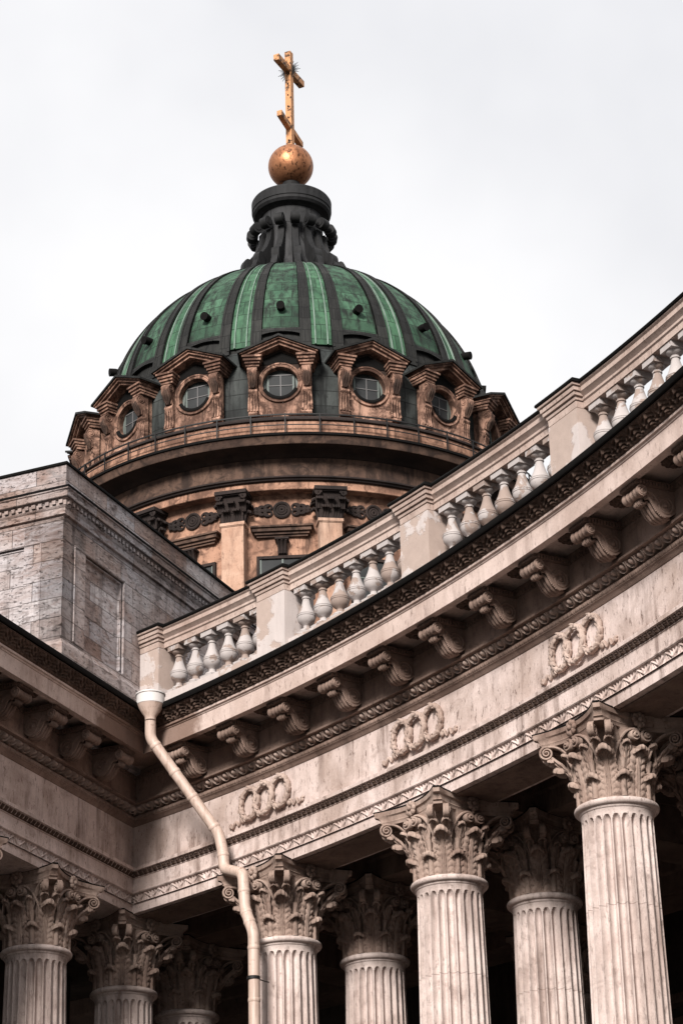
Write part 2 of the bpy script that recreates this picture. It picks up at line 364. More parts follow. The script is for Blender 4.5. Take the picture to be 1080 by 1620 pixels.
def h_small(P_, A_):
    def h(U, v):
        x = fr(U/P_)-.5; return A_*np.sqrt(np.clip(1-(x/.42)**2, 0, 1))*(.45+.55*np.cos(2*pi*(2.2*v+np.abs(x)))**2)*np.sin(pi*v)**.4
    return h
def h_tri(U, v):
    P_ = .36; x = fr(U/P_); tri = np.abs(2*x-1)
    line = np.clip(1-(np.abs(v-(.14+.72*tri))/.11)**2, 0, 1)**.5
    ax = np.minimum(x, 1-x); up = v > .14+.72*tri
    fan = .5+.5*np.cos(2*pi*(4.5*np.where(up, np.abs(x-.5), ax)/(np.abs(np.where(up, v-.05, .95-v))+.15)))
    edge = np.clip(1-(np.minimum(v, 1-v)/.09)**2, 0, 1)**.5
    return .045*np.maximum(np.maximum(line, edge), .75*fan*(fan > .45))-.03
def h_bead(U, v):
    x = fr(U/.105); a = np.where(x < .62, (x-.31)/.31, (x-.81)/.17)
    return .028*np.sqrt(np.clip(1-a**2, 0, 1))*np.sqrt(np.clip(1-(2*v-1)**2, 0, 1))
def h_tooth(U, v): return .03*((fr(U/.085) < .62)*1.0)*(v > .12)*(v < .93)

def entablature(root, path, tag):
    L = path.end
    p = lambda nm, mb, mt, sm=35: part(nm, mb, mt, root, sm)
    mb = MB(); sweep(mb, path, [(-.95, 13.96), (0, 13.96), (0, 14.125), (-.02, 14.13), (-.02, 14.285), (.045, 14.29), (.06, 14.305), (.06, 14.325), (.035, 14.34), (.035, 14.57), (.05, 14.58), (.05, 14.60), (.115, 14.665), (.15, 14.675), (.15, 14.735), (-.95, 14.735)])
    p('architrave', mb, 'stone')
    mb = MB(); relief(mb, path, [(.018, 14.128), (.018, 14.287)], h_tri, .009, 20); p('triangle_frieze_band', mb, 'stone', 50)
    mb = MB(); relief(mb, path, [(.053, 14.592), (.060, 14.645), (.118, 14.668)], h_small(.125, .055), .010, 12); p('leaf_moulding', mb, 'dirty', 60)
    mb = MB(); sweep(mb, path, [(-.95, 14.737), (0, 14.737), (0, 15.553), (-.95, 15.553)]); p('frieze', mb, 'stone')
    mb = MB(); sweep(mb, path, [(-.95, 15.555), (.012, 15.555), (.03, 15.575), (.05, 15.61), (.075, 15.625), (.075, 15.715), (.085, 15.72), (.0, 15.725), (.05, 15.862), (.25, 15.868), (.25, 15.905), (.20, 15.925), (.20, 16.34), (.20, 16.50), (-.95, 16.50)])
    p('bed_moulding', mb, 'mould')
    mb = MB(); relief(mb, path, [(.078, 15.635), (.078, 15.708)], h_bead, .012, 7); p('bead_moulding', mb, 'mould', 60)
    mb = MB(); relief(mb, path, [(.088, 15.722), (.150, 15.864)], h_egg, .0065, 26); p('egg_moulding', mb, 'egg', 60)
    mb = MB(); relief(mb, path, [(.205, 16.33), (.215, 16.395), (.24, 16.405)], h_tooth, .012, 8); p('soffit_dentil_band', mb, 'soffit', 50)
    mb = MB(); sweep(mb, path, [(.20, 16.502), (.78, 16.502), (.78, 16.405), (.80, 16.39), (.92, 16.39), (.92, 16.375), (.95, 16.375), (.95, 16.66), (.965, 16.668), (.97, 16.69), (1.0, 16.70), (1.0, 16.735), (.985, 16.74), (.99, 16.80), (1.06, 16.88), (1.17, 16.925), (1.17, 16.95), (.20, 16.95)])
    p('corona', mb, 'corona')
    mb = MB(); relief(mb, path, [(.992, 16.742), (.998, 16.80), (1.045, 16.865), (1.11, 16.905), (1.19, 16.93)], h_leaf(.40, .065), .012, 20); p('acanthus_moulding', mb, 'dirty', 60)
    mb = MB(); sweep(mb, path, [(.9, 16.952), (1.20, 16.952), (1.205, 16.935), (1.240, 16.935), (1.255, 16.965), (1.255, 17.02), (1.23, 17.04), (.2, 17.10), (-12.0, 17.35), (-12.0, 17.22), (.2, 16.97), (.9, 16.97)])
    p('roof_flashing', mb, 'black')
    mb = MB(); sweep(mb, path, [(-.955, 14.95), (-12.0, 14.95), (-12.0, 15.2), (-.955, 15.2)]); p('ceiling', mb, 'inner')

# ---- modillion (local: +x outward from wall at d=.2, y along the wall, z=0 at soffit 16.40)
def modillion_meshes():
    mb = MB()
    mb.box(0, .64, -.225, .225, -.022, .0); mb.box(0, .625, -.21, .21, -.075, -.022)
    for i in range(9):
        y = -.19+i*.0475; mb.box(.615, .660, y-.015, y+.015, -.073, -.024)
    for i in range(12):
        x = .03+i*.05
        for sg in (-1, 1): mb.box(x-.015, x+.015, min(sg*.2, sg*.238), max(sg*.2, sg*.238), -.073, -.024)
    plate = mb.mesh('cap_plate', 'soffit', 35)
    mb = MB(); pts = [(0, -.078), (.56, -.078), (.58, -.12), (.56, -.20), (.50, -.235), (.44, -.22), (.40, -.225), (.365, -.26), (.335, -.33)]
    c1, r1 = (.555, -.162), .082
    c2, r2 = (.165, -.315), .165
    pts += [(c2[0]+r2*cos(a), c2[1]+r2*sin(a)) for a in np.linspace(RAD(-15), RAD(-140), 9)]
    pts += [(0, -.40)]
    mb.prism(pts, -.15, .15)
    yr = np.linspace(-.205, .205, 15); ar = np.linspace(0, 2*pi, 20, endpoint=False); pr_ = []
    for y in yr:
        q = r1*(.86+.14*abs(y/.205)**1.5+.10*cos(y/.205*4.5*pi)*(abs(y) < .19)); pr_.append([(c1[0]+q*cos(a), y, c1[1]+q*sin(a)) for a in ar])
    mb.grid(pr_, cv=True); b0 = mb.n-15*20; mb.f += [tuple(range(b0+19, b0-1, -1)), tuple(range(b0+14*20, b0+15*20))]; mb.m += [0, 0]
    for sg in (-1, 1):                                   # spirals on the flanks
        for c, r, n, yy in ((c1, .074, 2.2, .205), (c2, .15, 2.4, .15)):
            a = np.linspace(0, n*2*pi, 40); q = r*(1-a/a[-1]*.88)
            mb.tube(np.stack([c[0]+q*np.cos(a+.6), np.full(40, sg*yy), c[1]+q*np.sin(a+.6)], -1), .017*(1-.5*a/a[-1]), 6)
        cur = np.array([(.47, -.245), (.42, -.23), (.385, -.26), (.35, -.33), (.31, -.40), (.24, -.46), (.16, -.485)])
        for i in range(len(cur)-1):                      # beaded edge
            for k in range(3):
                q = cur[i]+(cur[i+1]-cur[i])*k/3; mb.ball((q[0], sg*.135, q[1]), .024, 6, 5)
        st = np.array([(.46, -.13), (.38, -.15), (.31, -.22), (.27, -.30)]); mb.tube(np.stack([st[:, 0], np.full(4, sg*.152), st[:, 1]], -1), .016, 6)
        mb.ball((c1[0], sg*.208, c1[1]), .022, 8, 5); mb.ball((c2[0], sg*.152, c2[1]), .035, 8, 5)
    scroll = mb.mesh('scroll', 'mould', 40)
    mb = MB()                                            # ribbed acanthus tip under the roll
    V = []
    yy = np.linspace(-.105, .105, 33); a = np.linspace(RAD(80), RAD(-190), 16)
    for y in yy:
        rr = (.046+.013*np.cos(2*pi*y/.030))*(1-.30*(abs(y)/.105)**2)
        V.append([(.475+rr*1.2*cos(b), y, -.270+rr*sin(b)) for b in a])
    mb.grid(V)
    for sg in (-1, 0, 1):
        mb.tube([(.44, sg*.06, -.25), (.385, sg*.07, -.285), (.345, sg*.07, -.36), (.28, sg*.07, -.45), (.18, sg*.065, -.49), (.06, sg*.06, -.46)], [.02, .026, .028, .03, .03, .02], 8)
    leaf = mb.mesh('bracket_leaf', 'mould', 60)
    mb = MB()
    for k in range(8):
        b = k*pi/4; mb.ball((.09*cos(b), .09*sin(b), -.02), (.06, .06, .035), 8, 5)
    for k in range(6):
        b = k*pi/3+.3; mb.ball((.04*cos(b), .04*sin(b), -.055), (.035, .035, .03), 8, 5)
    mb.ball((0, 0, -.085), .028, 8, 6)
    for k in range(12):
        b = k*pi/6+.1; mb.ball((.155*cos(b), .155*sin(b), -.005), (.05, .05, .03), 6, 5)
    ros = mb.mesh('soffit_rosette', 'dirty', 50)
    return plate, scroll, leaf, ros
MOD = modillion_meshes()
def place_modillion(root, xy, ang, org):
    loc = (xy[0]-org[0], xy[1]-org[1], 16.40-org[2])
    m = link('modillion', MOD[1], root, loc, ang); link('cap_plate', MOD[0], m); link('bracket_leaf', MOD[2], m)

# ------------------------------------------------------------------ the curved colonnade and its wreaths
COLAZ = [47.65, 41.6, 35.55, 29.5, 23.45, 17.4, 11.35]
org = (-1.2, 41.0, 0)
cc = thing('curved_colonnade', org, 'long curved pale stone entablature with carved brackets, egg moulding and wreath reliefs', 'colonnade')
entablature(cc, PB, 'curve')
def onB(az, d): return OB+(RB-d)*np.array([cos(RAD(az)), sin(RAD(az))])
az = 43.62
while az > 5:
    place_modillion(cc, onB(az, .2), RAD(az)+pi, org)
    q = onB(az-1.008, .50); link('soffit_rosette', MOD[3], cc, (q[0]-org[0], q[1]-org[1], 16.50), RAD(az))
    az -= 2.017
def wreath_meshes():
    def ring(cy, cz, ry, rz, ph, dx):
        mb = MB(); n, k = 160, 18; a = np.linspace(0, 2*pi, n, endpoint=False); b = np.linspace(0, 2*pi, k, endpoint=False)
        A_, B_ = np.meshgrid(a, b, indexing='ij'); sg = np.where(np.cos(B_+.4) > 0, 1, -1)
        f = fr(A_*15/(2*pi)+.35*np.cos(B_)+ph); g = fr(A_*15/(2*pi)-.35*np.cos(B_)+.5+ph)
        tw = np.maximum(f*np.cos(B_*1.5)**2, g*np.sin(B_*1.5)**2)
        rr = .041*(.86+.42*tw)
        y = cy+(ry+rr*np.cos(B_))*np.cos(A_); z = cz+(rz+rr*np.cos(B_))*np.sin(A_); x = dx+rr*1.15*np.sin(B_)
        mb.grid(np.stack([x, y, z], -1), 0, True, True)
        for i in range(14):
            t_ = (i+.5)/14*2*pi; o_ = 1 if i % 2 else -1; tx, tz = -ry*sin(t_), rz*cos(t_); L_ = math.hypot(tx, tz); tx /= L_; tz /= L_
            c = np.array([dx+.03, cy+(ry+o_*.036)*cos(t_), cz+(rz+o_*.036)*sin(t_)]); d_ = np.array([.012, tx*.05+o_*cos(t_)*.018, tz*.05+o_*sin(t_)*.018])
            mb.tube([c-d_, c-d_*.3, c+d_*.4, c+d_], [.008, .022, .018, .004], 6)
        return mb.mesh('laurel_ring', 'egg', 70)
    rings = [ring(-.405, .0, .225, .265, 0, .06), ring(.0, -.015, .225, .27, .3, .085), ring(.405, .01, .225, .265, .6, .06)]
    def ribbon(sg):
        mb = MB(); t_ = np.linspace(0, 1, 26)
        y = sg*(.62+.36*t_); z = -.25-.04*t_+.05*np.sin(t_*15); x = .03+.012*np.cos(t_*9)
        mb.ribbon(np.stack([x, y, z], -1), np.tile([1., 0, 0], (26, 1)), .05, .032*(1+.5*np.sin(t_*15)))
        mb.ball((.035, sg*.62, -.25), (.04, .05, .05), 8, 6); mb.ball((.03, sg*.95, -.28), (.03, .045, .035), 8, 6)
        return mb.mesh('ribbon_tail', 'egg', 60)
    return rings, [ribbon(-1), ribbon(1)]
WR = wreath_meshes()
def place_wreath(root, xy, ang, org):
    e = link('wreath_relief', WR[0][1], root, (xy[0]-org[0], xy[1]-org[1], 15.185), ang)
    link('laurel_ring', WR[0][0], e); link('laurel_ring', WR[0][2], e); link('ribbon_tail', WR[1][0], e); link('ribbon_tail', WR[1][1], e)
for a_ in (41.45, 35.57, 29.52, 23.45, 17.4, 11.35): place_wreath(cc, onB(a_, 0), RAD(a_)+pi, org)

# ------------------------------------------------------------------ the straight wing
orgw = (-6.0, 39.0, 0)
cw = thing('straight_wing', orgw, 'straight stone entablature at lower left running back into the shadowed inner corner', 'entablature')
entablature(cw, PA, 'wing')
def onA(s_, d): return A0+TA*s_+NA*d
for i in range(11):
    s_ = -1.58-1.155*i; place_modillion(cw, onA(s_, .2), AANG-pi/2, orgw)
    q = onA(s_-.58, .5); link('soffit_rosette', MOD[3], cw, (q[0]-orgw[0], q[1]-orgw[1], 16.50), AANG)
place_wreath(cw, onA(-5.95, 0), AANG-pi/2, orgw)

# ------------------------------------------------------------------ columns
ZN = 12.70                                               # height of the astragal
def leaf_mesh(name, H, w0, r0, r1, W, L, n_l=5, zb=0.0, amp=.030, power=2.2, wtop=.8, mat='carved'):
    """carved body hugging the bell and a scalloped tip that overhangs like a visor"""
    mb = MB(); nu, nv = 25, 40; u = np.linspace(-1, 1, nu); v = np.linspace(0, 1, nv)
    sx = r0+(r1-r0)*v**power; sz = zb+(H-zb)*v
    T = np.stack([np.gradient(sx), np.gradient(sz)], -1); T /= np.linalg.norm(T, axis=1)[:, None]; N = np.stack([T[:, 1], -T[:, 0]], -1)
    wv = w0*(1-(1-wtop)*v)*(1-.14*(.5-.5*np.cos(2*pi*n_l*v)))
    U, V = np.meshgrid(u, v); au = np.abs(U); f = fr(n_l*V-.8*au)
    lob = amp*np.sin(pi*f)**.55*np.clip((au-.24)/.16, 0, 1)*(1-.35*np.clip((au-.8)/.2, 0, 1))
    lob = lob*(.55+.45*np.clip(1-((au-.55)/.45)**2, 0, 1))
    mid = .030*np.clip(1-(au/.30)**4, 0, 1)+.006*np.cos(2*pi*U*6)*(au < .3)
    off = np.maximum(lob, mid)-(wv[:, None]*U)**2/1.2
    X = sx[:, None]+N[:, 0][:, None]*off; Z = sz[:, None]+N[:, 1][:, None]*off; Y = wv[:, None]*U
    b = -(wv[:, None]*U)**2/1.2-.028
    X2 = sx[:, None]+N[:, 0][:, None]*b; Z2 = sz[:, None]+N[:, 1][:, None]*b
    P = np.concatenate([np.stack([X, Y, Z], -1), np.stack([X2, Y*.9, Z2], -1)[:, ::-1]], 1); mb.grid(P, cv=True)
    al = np.linspace(RAD(-108), RAD(108), 57); nr = 7
    prof = [(0, .012), (.45, .022), (.78, .012), (.95, -.010), (1.0, -.034), (.97, -.058), (.86, -.066), (.70, -.050), (.35, -.030), (0, -.024)]
    Q = []
    for a in al:
        sc = 1-.085*abs(sin(nr*a*.83)); row = []
        for q, z in prof:
            e = q*(sc if q > .5 else 1)
            row.append((r1-.02+e*L*max(cos(a), -.25), e*W*sin(a), H+z*(L/.13)-.055*q*sin(a)**2*(W/.12)))
        Q.append(row)
    mb.grid(Q, cv=True); return mb.mesh(name, mat, 60)
def spiral(c, r, turns, n=44, start=pi/2, sgn=-1, shrink=.86):
    a = np.linspace(0, turns*2*pi, n); q = r*(1-shrink*a/a[-1]); return np.stack([c[0]+q*np.cos(start+sgn*a), c[1]+q*np.sin(start+sgn*a)], -1)
def volute_mesh(side):                                   # around the diagonal, leaning to one side of it
    a0 = np.linspace(0, 1, 18)
    r = .585+.35*a0**1.5; z = .60+.42*np.sin(a0*pi/2)**.85
    sp = spiral((.945, .925), .105, 2.1); rz = np.concatenate([np.stack([r, z], -1)[:-1], sp])
    off = np.concatenate([np.interp(a0, [0, 1], [.40, .125])[:-1], np.full(len(sp), .12)+np.linspace(0, .02, len(sp))])*side
    p = np.stack([rz[:, 0]*np.cos(off), rz[:, 0]*np.sin(off), rz[:, 1]], -1)
    bn = np.stack([-np.sin(off), np.cos(off), 0*off], -1); n = len(p)
    wd = np.interp(np.arange(n), [0, 17, 30, n-1], [.05, .085, .105, .12]); th = np.interp(np.arange(n), [0, 17, n-1], [.03, .04, .022])
    mb = MB(); mb.ribbon(p, bn, wd, th); mb.ball(p[-1], (.03, .065, .03), 8, 6); return mb.mesh('corner_volute', 'carved', 45)
def helix_mesh(side):                                    # scroll curling towards the middle of the face (angle 0 = face middle)
    a0 = np.linspace(0, 1, 16)
    y = .36-.24*a0**1.3; z = .58+.42*np.sin(a0*pi/2)**.9
    sp = spiral((.105, .915), .088, 2.0, 40, pi/2, 1)
    yz = np.concatenate([np.stack([y, z], -1)[:-1], sp])
    x = np.concatenate([np.interp(a0, [0, 1], [.52, .665])[:-1], np.linspace(.665, .70, len(sp))])
    p = np.stack([x, yz[:, 0]*side, yz[:, 1]], -1); n = len(p)
    mb = MB(); mb.ribbon(p, np.tile([1., 0, 0], (n, 1)), np.interp(np.arange(n), [0, 16, n-1], [.05, .09, .13]), np.interp(np.arange(n), [0, 16, n-1], [.03, .036, .02]))
    mb.ball(p[-1], (.07, .028, .028), 8, 6); return mb.mesh('inner_volute', 'carved', 45)
def abacus_pts(half, sag, chop, n=13):
    P = []
    for k in range(4):
        a = k*pi/2; y = np.linspace(-(half-chop), half-chop, n); x = half-sag*np.cos(y/(half-chop)*pi/2)**.9
        P += [(xx*cos(a)-yy*sin(a), xx*sin(a)+yy*cos(a)) for xx, yy in zip(x, y)]
    return np.array(P)
def build_column_parts():
    D = {}
    # shaft: 24 flutes with round heads
    nf, per = 24, 14; th = np.linspace(0, 2*pi, nf*per, endpoint=False); zt = ZN-.10
    zs = np.concatenate([[.95], np.linspace(3, 10, 5), np.linspace(10.6, zt-.34, 6), zt-.22+.135*np.sin(np.linspace(0, pi/2, 12)), [zt-.05, zt]])
    rad = lambda z: .615-.105*((z-.95)/(zt-.95))**1.7
    P = []
    for z in zs:
        R_ = rad(z); w = 2*pi*R_/nf*.415; s_ = (fr(th/(2*pi)*nf)-.5)*2*pi*R_/nf; zc = zt-.22
        q = np.abs(s_) if z < zc else np.sqrt(s_**2+((z-zc)/.135*w*1.0)**2)
        dep = .092*np.sqrt(np.clip(1-(q/w)**2, 0, 1)); r = R_-dep
        if z > zt-.04: r = r+.02
        P.append(np.stack([r*np.cos(th), r*np.sin(th), np.full_like(th, z)], -1))
    mb = MB(); mb.grid(P, cv=True); D['shaft'] = mb.mesh('shaft', 'column', 40)
    mb = MB(); mb.lathe([(.45, ZN-.10), (.53, ZN-.10), (.545, ZN-.085), (.55, ZN-.06)]+[(.555+.052*cos(a), ZN-.008+.05*sin(a)) for a in np.linspace(-pi/2, pi/2, 12)]+[(.45, ZN+.042)], 64)
    D['astragal'] = mb.mesh('astragal', 'column', 50)
    mb = MB(); mb.lathe([(.5, .95), (.66, .95), (.70, .92), (.70, .86), (.66, .82), (.65, .74), (.70, .68), (.78, .66), (.82, .60), (.80, .50), (.74, .46), (.5, .46)], 48)
    mb.box(-.84, .84, -.84, .84, .2, .46); D['base'] = mb.mesh('base', 'column', 40)
    mb = MB(); n = 192; a = np.linspace(0, 2*pi, n, endpoint=False); pr = []
    for z, r in [(.03, .49), (.2, .495), (.5, .51), (.75, .545), (.95, .61), (1.03, .67), (1.03, .40)]:
        q = r+.010*np.cos(a*48)*(z < .9); pr.append(np.stack([q*np.cos(a), q*np.sin(a), np.full(n, z)], -1))
    mb.grid(pr, cv=True)
    for k in range(8):                                   # stalks between the leaves
        b = pi/8+k*pi/4; x = np.linspace(0, 1, 6); mb.tube(np.stack([(.53+.06*x**2)*np.cos(b+0*x), (.53+.06*x**2)*np.sin(b+0*x), .05+.55*x], -1), np.interp(x, [0, .8, 1], [.05, .035, .05]), 8)
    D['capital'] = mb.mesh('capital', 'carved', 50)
    mb = MB(); L = []
    for z, h_, sg, ch in [(1.032, .765, .19, .10), (1.07, .77, .19, .10), (1.085, .79, .195, .09), (1.10, .775, .195, .09), (1.165, .80, .20, .08), (1.185, .838, .205, .07), (1.255, .845, .205, .07)]:
        L.append(np.concatenate([abacus_pts(h_, sg, ch), np.full((52, 1), z)], 1))
    mb.grid(L, cv=True); mb.f += [tuple(range(51, -1, -1))]; mb.m += [0]; D['abacus'] = mb.mesh('abacus', 'carved', 35)
    mb = MB(); L = [np.concatenate([abacus_pts(h_, .205, .065), np.full((52, 1), z)], 1) for z, h_ in ((1.2555, .60), (1.2555, .853), (1.275, .853), (1.278, .60))]
    mb.grid(L, cv=True); D['lead_cover'] = mb.mesh('lead_cover', 'black', 35)
    D['lower'] = leaf_mesh('acanthus_leaf', .385, .165, .515, .575, .122, .135, 4)
    D['face'] = leaf_mesh('acanthus_leaf', .735, .170, .52, .665, .118, .135, 8)
    D['diag'] = leaf_mesh('acanthus_leaf', .715, .175, .52, .755, .128, .155, 8, power=3.0)
    D['calyx'] = leaf_mesh('calyx_leaf', .845, .075, .56, .885, .078, .095, 4, zb=.45, power=1.5, amp=.018)
    D['small'] = leaf_mesh('calyx_leaf', .825, .070, .545, .715, .068, .080, 4, zb=.45, power=1.6, amp=.016)
    D['vol'] = [volute_mesh(-1), volute_mesh(1)]; D['hel'] = [helix_mesh(-1), helix_mesh(1)]
    mb = MB()
    for k in range(8):
        b = k*pi/4; mb.ball((.03, .078*cos(b), .078*sin(b)), (.035, .05, .05), 8, 5)
    mb.ball((.06, 0, 0), (.04, .04, .04), 8, 6); mb.tube([(0, 0, -.15), (.02, 0, -.05)], .025, 6); D['ros'] = mb.mesh('abacus_flower', 'carved', 60)
    return D
CP = build_column_parts()
_proto = []
def column(x, y, rz, label, group):
    t_ = thing('fluted_column', (x, y, 0), label, 'column', group); t_.rotation_euler = (0, 0, rz)
    if _proto:
        for ch in _proto[0].children: copy_under(ch, t_)
        return t_
    for nm in ('shaft', 'astragal', 'base'): link(nm, CP[nm], t_)
    c = link('capital', CP['capital'], t_, (0, 0, ZN)); link('abacus', CP['abacus'], c); link('lead_cover', CP['lead_cover'], c)
    for k in range(8):
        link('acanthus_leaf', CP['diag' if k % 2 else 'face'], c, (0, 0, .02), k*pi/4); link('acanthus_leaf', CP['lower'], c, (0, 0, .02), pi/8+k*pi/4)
    for k in range(4):
        for s_ in (0, 1):
            link('corner_volute', CP['vol'][s_], c, (0, 0, 0), pi/4+k*pi/2); link('inner_volute', CP['hel'][s_], c, (0, 0, 0), k*pi/2)
            link('calyx_leaf', CP['calyx'], c, (0, 0, 0), pi/4+k*pi/2+(.115 if s_ else -.115)); link('calyx_leaf', CP['small'], c, (0, 0, 0), k*pi/2+(.33 if s_ else -.33))
        b = k*pi/2; link('abacus_flower', CP['ros'], c, (.67*cos(b), .67*sin(b), 1.15), b)
    _proto.append(t_); return t_
CIRC = [('corner column under the meeting of the straight and curved entablatures, second from left', 47.65),
        ('front column immediately right of the beige downpipe', 41.6),
        ('middle front column between the downpipe and the large right-hand column', 35.55),
        ('largest fluted column, at right, brightly lit on its left flutes', 29.5),
        ('first front column beyond the right edge of the photo', 23.45), ('second front column beyond the right edge of the photo', 17.4), ('third front column beyond the right edge of the photo', 11.35)]
for lb, a_ in CIRC:
    q = OB+(RB+.449)*np.array([cos(RAD(a_)), sin(RAD(a_))]); column(q[0], q[1], RAD(a_)+pi, lb, 'front row of colonnade columns')
for lb, a_ in [('dim back-row column in deep shadow right of the corner column', None), ('shaded back-row column between the downpipe column and the middle column', 41.5), ('shaded back-row column between the middle column and the large right-hand column', 35.6), ('back-row column at the right edge showing only leaf tips of its capital', 29.55), ('first hidden back-row column past the right edge of the photo', 23.5), ('second hidden back-row column past the right edge of the photo', 17.45)]:
    if a_ is None: q = np.array([-3.10, 45.95]); a_ = 48
    else: q = OB+(RB+2.38)*np.array([cos(RAD(a_)), sin(RAD(a_))])
    column(q[0], q[1], RAD(a_)+pi, lb, 'back row of colonnade columns')
for lb, s_ in [('front column of the straight wing at lower left', -2.35), ('column of the straight wing at the left edge, only its capital corner showing', -5.50), ('column of the straight wing left of the photo', -8.65)]:
    q = onA(s_, -.449); column(q[0], q[1], AANG-pi/2, lb, 'columns of the straight wing')
for lb, a_ in [('far column deep in the dark porch behind the downpipe column', 41.5), ('far column deep in the dark porch behind the middle column', 35.6), ('far column deep in the dark porch behind the right-hand column', 29.5)]:
    q = OB+(RB+7.2)*np.array([cos(RAD(a_)), sin(RAD(a_))]); column(q[0], q[1], RAD(a_)+pi, lb, 'far row of porch columns')

# porch: inner beams and a wall added to keep the interior dark
pw = thing('porch_added_wall', (2.0, 47.0, 0), 'ceiling beams behind the columns and a dark wall added to darken the porch', 'wall')
mb = MB(); sweep(mb, PB, [(-10.5, 0), (-10.1, 0), (-10.1, 14.94), (-10.5, 14.94)]); part('wall', mb, 'inner', pw)  # added: closes the open back of the colonnade so little light enters
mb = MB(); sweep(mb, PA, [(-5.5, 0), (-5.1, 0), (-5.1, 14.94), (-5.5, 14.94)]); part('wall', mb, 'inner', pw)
for d0 in (-2.87, -7.7):
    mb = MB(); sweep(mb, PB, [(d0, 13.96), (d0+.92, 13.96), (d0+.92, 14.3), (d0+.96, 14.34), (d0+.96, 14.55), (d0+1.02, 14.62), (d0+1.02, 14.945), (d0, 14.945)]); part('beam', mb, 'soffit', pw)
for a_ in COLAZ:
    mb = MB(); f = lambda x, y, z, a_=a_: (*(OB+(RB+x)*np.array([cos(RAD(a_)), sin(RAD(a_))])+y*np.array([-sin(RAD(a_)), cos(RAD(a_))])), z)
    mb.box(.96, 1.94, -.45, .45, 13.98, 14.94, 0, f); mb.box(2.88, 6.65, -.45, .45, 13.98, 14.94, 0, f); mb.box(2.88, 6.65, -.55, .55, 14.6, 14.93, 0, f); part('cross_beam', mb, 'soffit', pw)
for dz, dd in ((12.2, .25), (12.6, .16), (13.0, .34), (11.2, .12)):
    mb = MB(); sweep(mb, PB, [(-10.098, dz), (-10.1+dd, dz), (-10.1+dd, dz+.18), (-10.098, dz+.24)]); part('added_wall_moulding', mb, 'soffit', pw)
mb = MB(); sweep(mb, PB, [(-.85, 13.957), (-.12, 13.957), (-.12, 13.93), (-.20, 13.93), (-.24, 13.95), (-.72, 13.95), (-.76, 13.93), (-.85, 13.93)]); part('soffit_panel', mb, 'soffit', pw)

# ------------------------------------------------------------------ balustrade along the curved cornice
bo = (1.0, 37.5, 17.0)
bl = thing('balustrade', bo, 'curved stone balustrade with white bulbous balusters and square pedestals on top of the cornice', 'balustrade')
FD = .10                                                 # front plane of the rail
PEDS = [46.0, 40.95, 35.18, 29.23, 23.2, 17.2, 11.2]; ZB, ZR = 17.86, 18.78
uof = lambda a_: (AZC-RAD(a_))*RB
def arcsweep(mb, prof, a0, a1, n=None, m=0):
    pr = np.array(prof, float); n = n or max(3, int(abs(a0-a1)*3)); a = np.radians(np.linspace(a0, a1, n))[:, None]; r = RB-pr[:, 0][None]
    P = np.stack([OB[0]+r*np.cos(a), OB[1]+r*np.sin(a), np.broadcast_to(pr[:, 1], (n, len(pr)))], -1); mb.grid(P, m, cv=True); k = len(pr); b = mb.n-n*k
    mb.f += [tuple(range(b+k-1, b-1, -1)), tuple(range(b+(n-1)*k, b+n*k))]; mb.m += [m, m]; return mb
HW = .56                                                 # pedestal half width in degrees
RAILP = [(-.38, ZR), (FD-.07, ZR), (FD-.07, ZR+.10), (FD-.045, ZR+.12), (FD-.045, ZR+.16), (FD, ZR+.21), (FD+.02, ZR+.225), (FD+.02, ZR+.30), (FD+.05, ZR+.325), (FD+.05, ZR+.345), (-.50, ZR+.345)]
COPE = [(-.52, ZR+.347), (FD+.075, ZR+.347), (FD+.085, ZR+.37), (FD+.07, ZR+.40), (-.52, ZR+.43)]
shift = lambda pr, k: [(d+k if d > -.2 else d-.06, z) for d, z in pr]
BAL = MB()
BAL.box(-.15, .15, -.15, .15, .825, .925); BAL.box(-.155, .155, -.155, .155, 0, .075)
BAL.lathe([(.0, .075), (.125, .075), (.135, .10), (.12, .125), (.085, .135), (.062, .165), (.058, .20), (.075, .225), (.115, .25), (.148, .295), (.160, .345), (.160, .37), (.168, .375), (.168, .39), (.158, .394), (.158, .405), (.163, .409), (.163, .42), (.150, .426), (.128, .475), (.102, .54), (.080, .61), (.064, .675), (.060, .705), (.076, .71), (.076, .73), (.062, .735), (.062, .755), (.085, .765), (.118, .79), (.128, .81), (.128, .826), (0, .826)], 28)
BALM = BAL.mesh('baluster', 'baluster', 35)
mb = MB(); arcsweep(mb, [(-.46, 17.0), (FD+.02, 17.0), (FD+.02, 17.62), (FD-.02, 17.66), (FD-.02, ZB-.004), (-.46, ZB-.004)], 47.0, 4.6); part('plinth_course', mb, 'pedestal', bl)
bays = [(PEDS[i]-HW, PEDS[i+1]+HW) for i in range(6)]+[(PEDS[6]-HW, 4.6)]
for a0, a1 in bays:
    mb = MB(); arcsweep(mb, RAILP, a0-.002, a1+.002); part('handrail', mb, 'rail', bl)
    mb = MB(); arcsweep(mb, COPE, a0-.16, a1+.16); part('coping', mb, 'black', bl)
    n = 7 if a0 < 45 else 6
    if a1 < 5: n = 7
    st = (a0-a1)/n
    for i in range(n):
        a_ = a0-st*(i+.5); q = OB+(RB+.14)*np.array([cos(RAD(a_)), sin(RAD(a_))])
        link('baluster', BALM, bl, (q[0]-bo[0], q[1]-bo[1], ZB-bo[2]), RAD(a_))
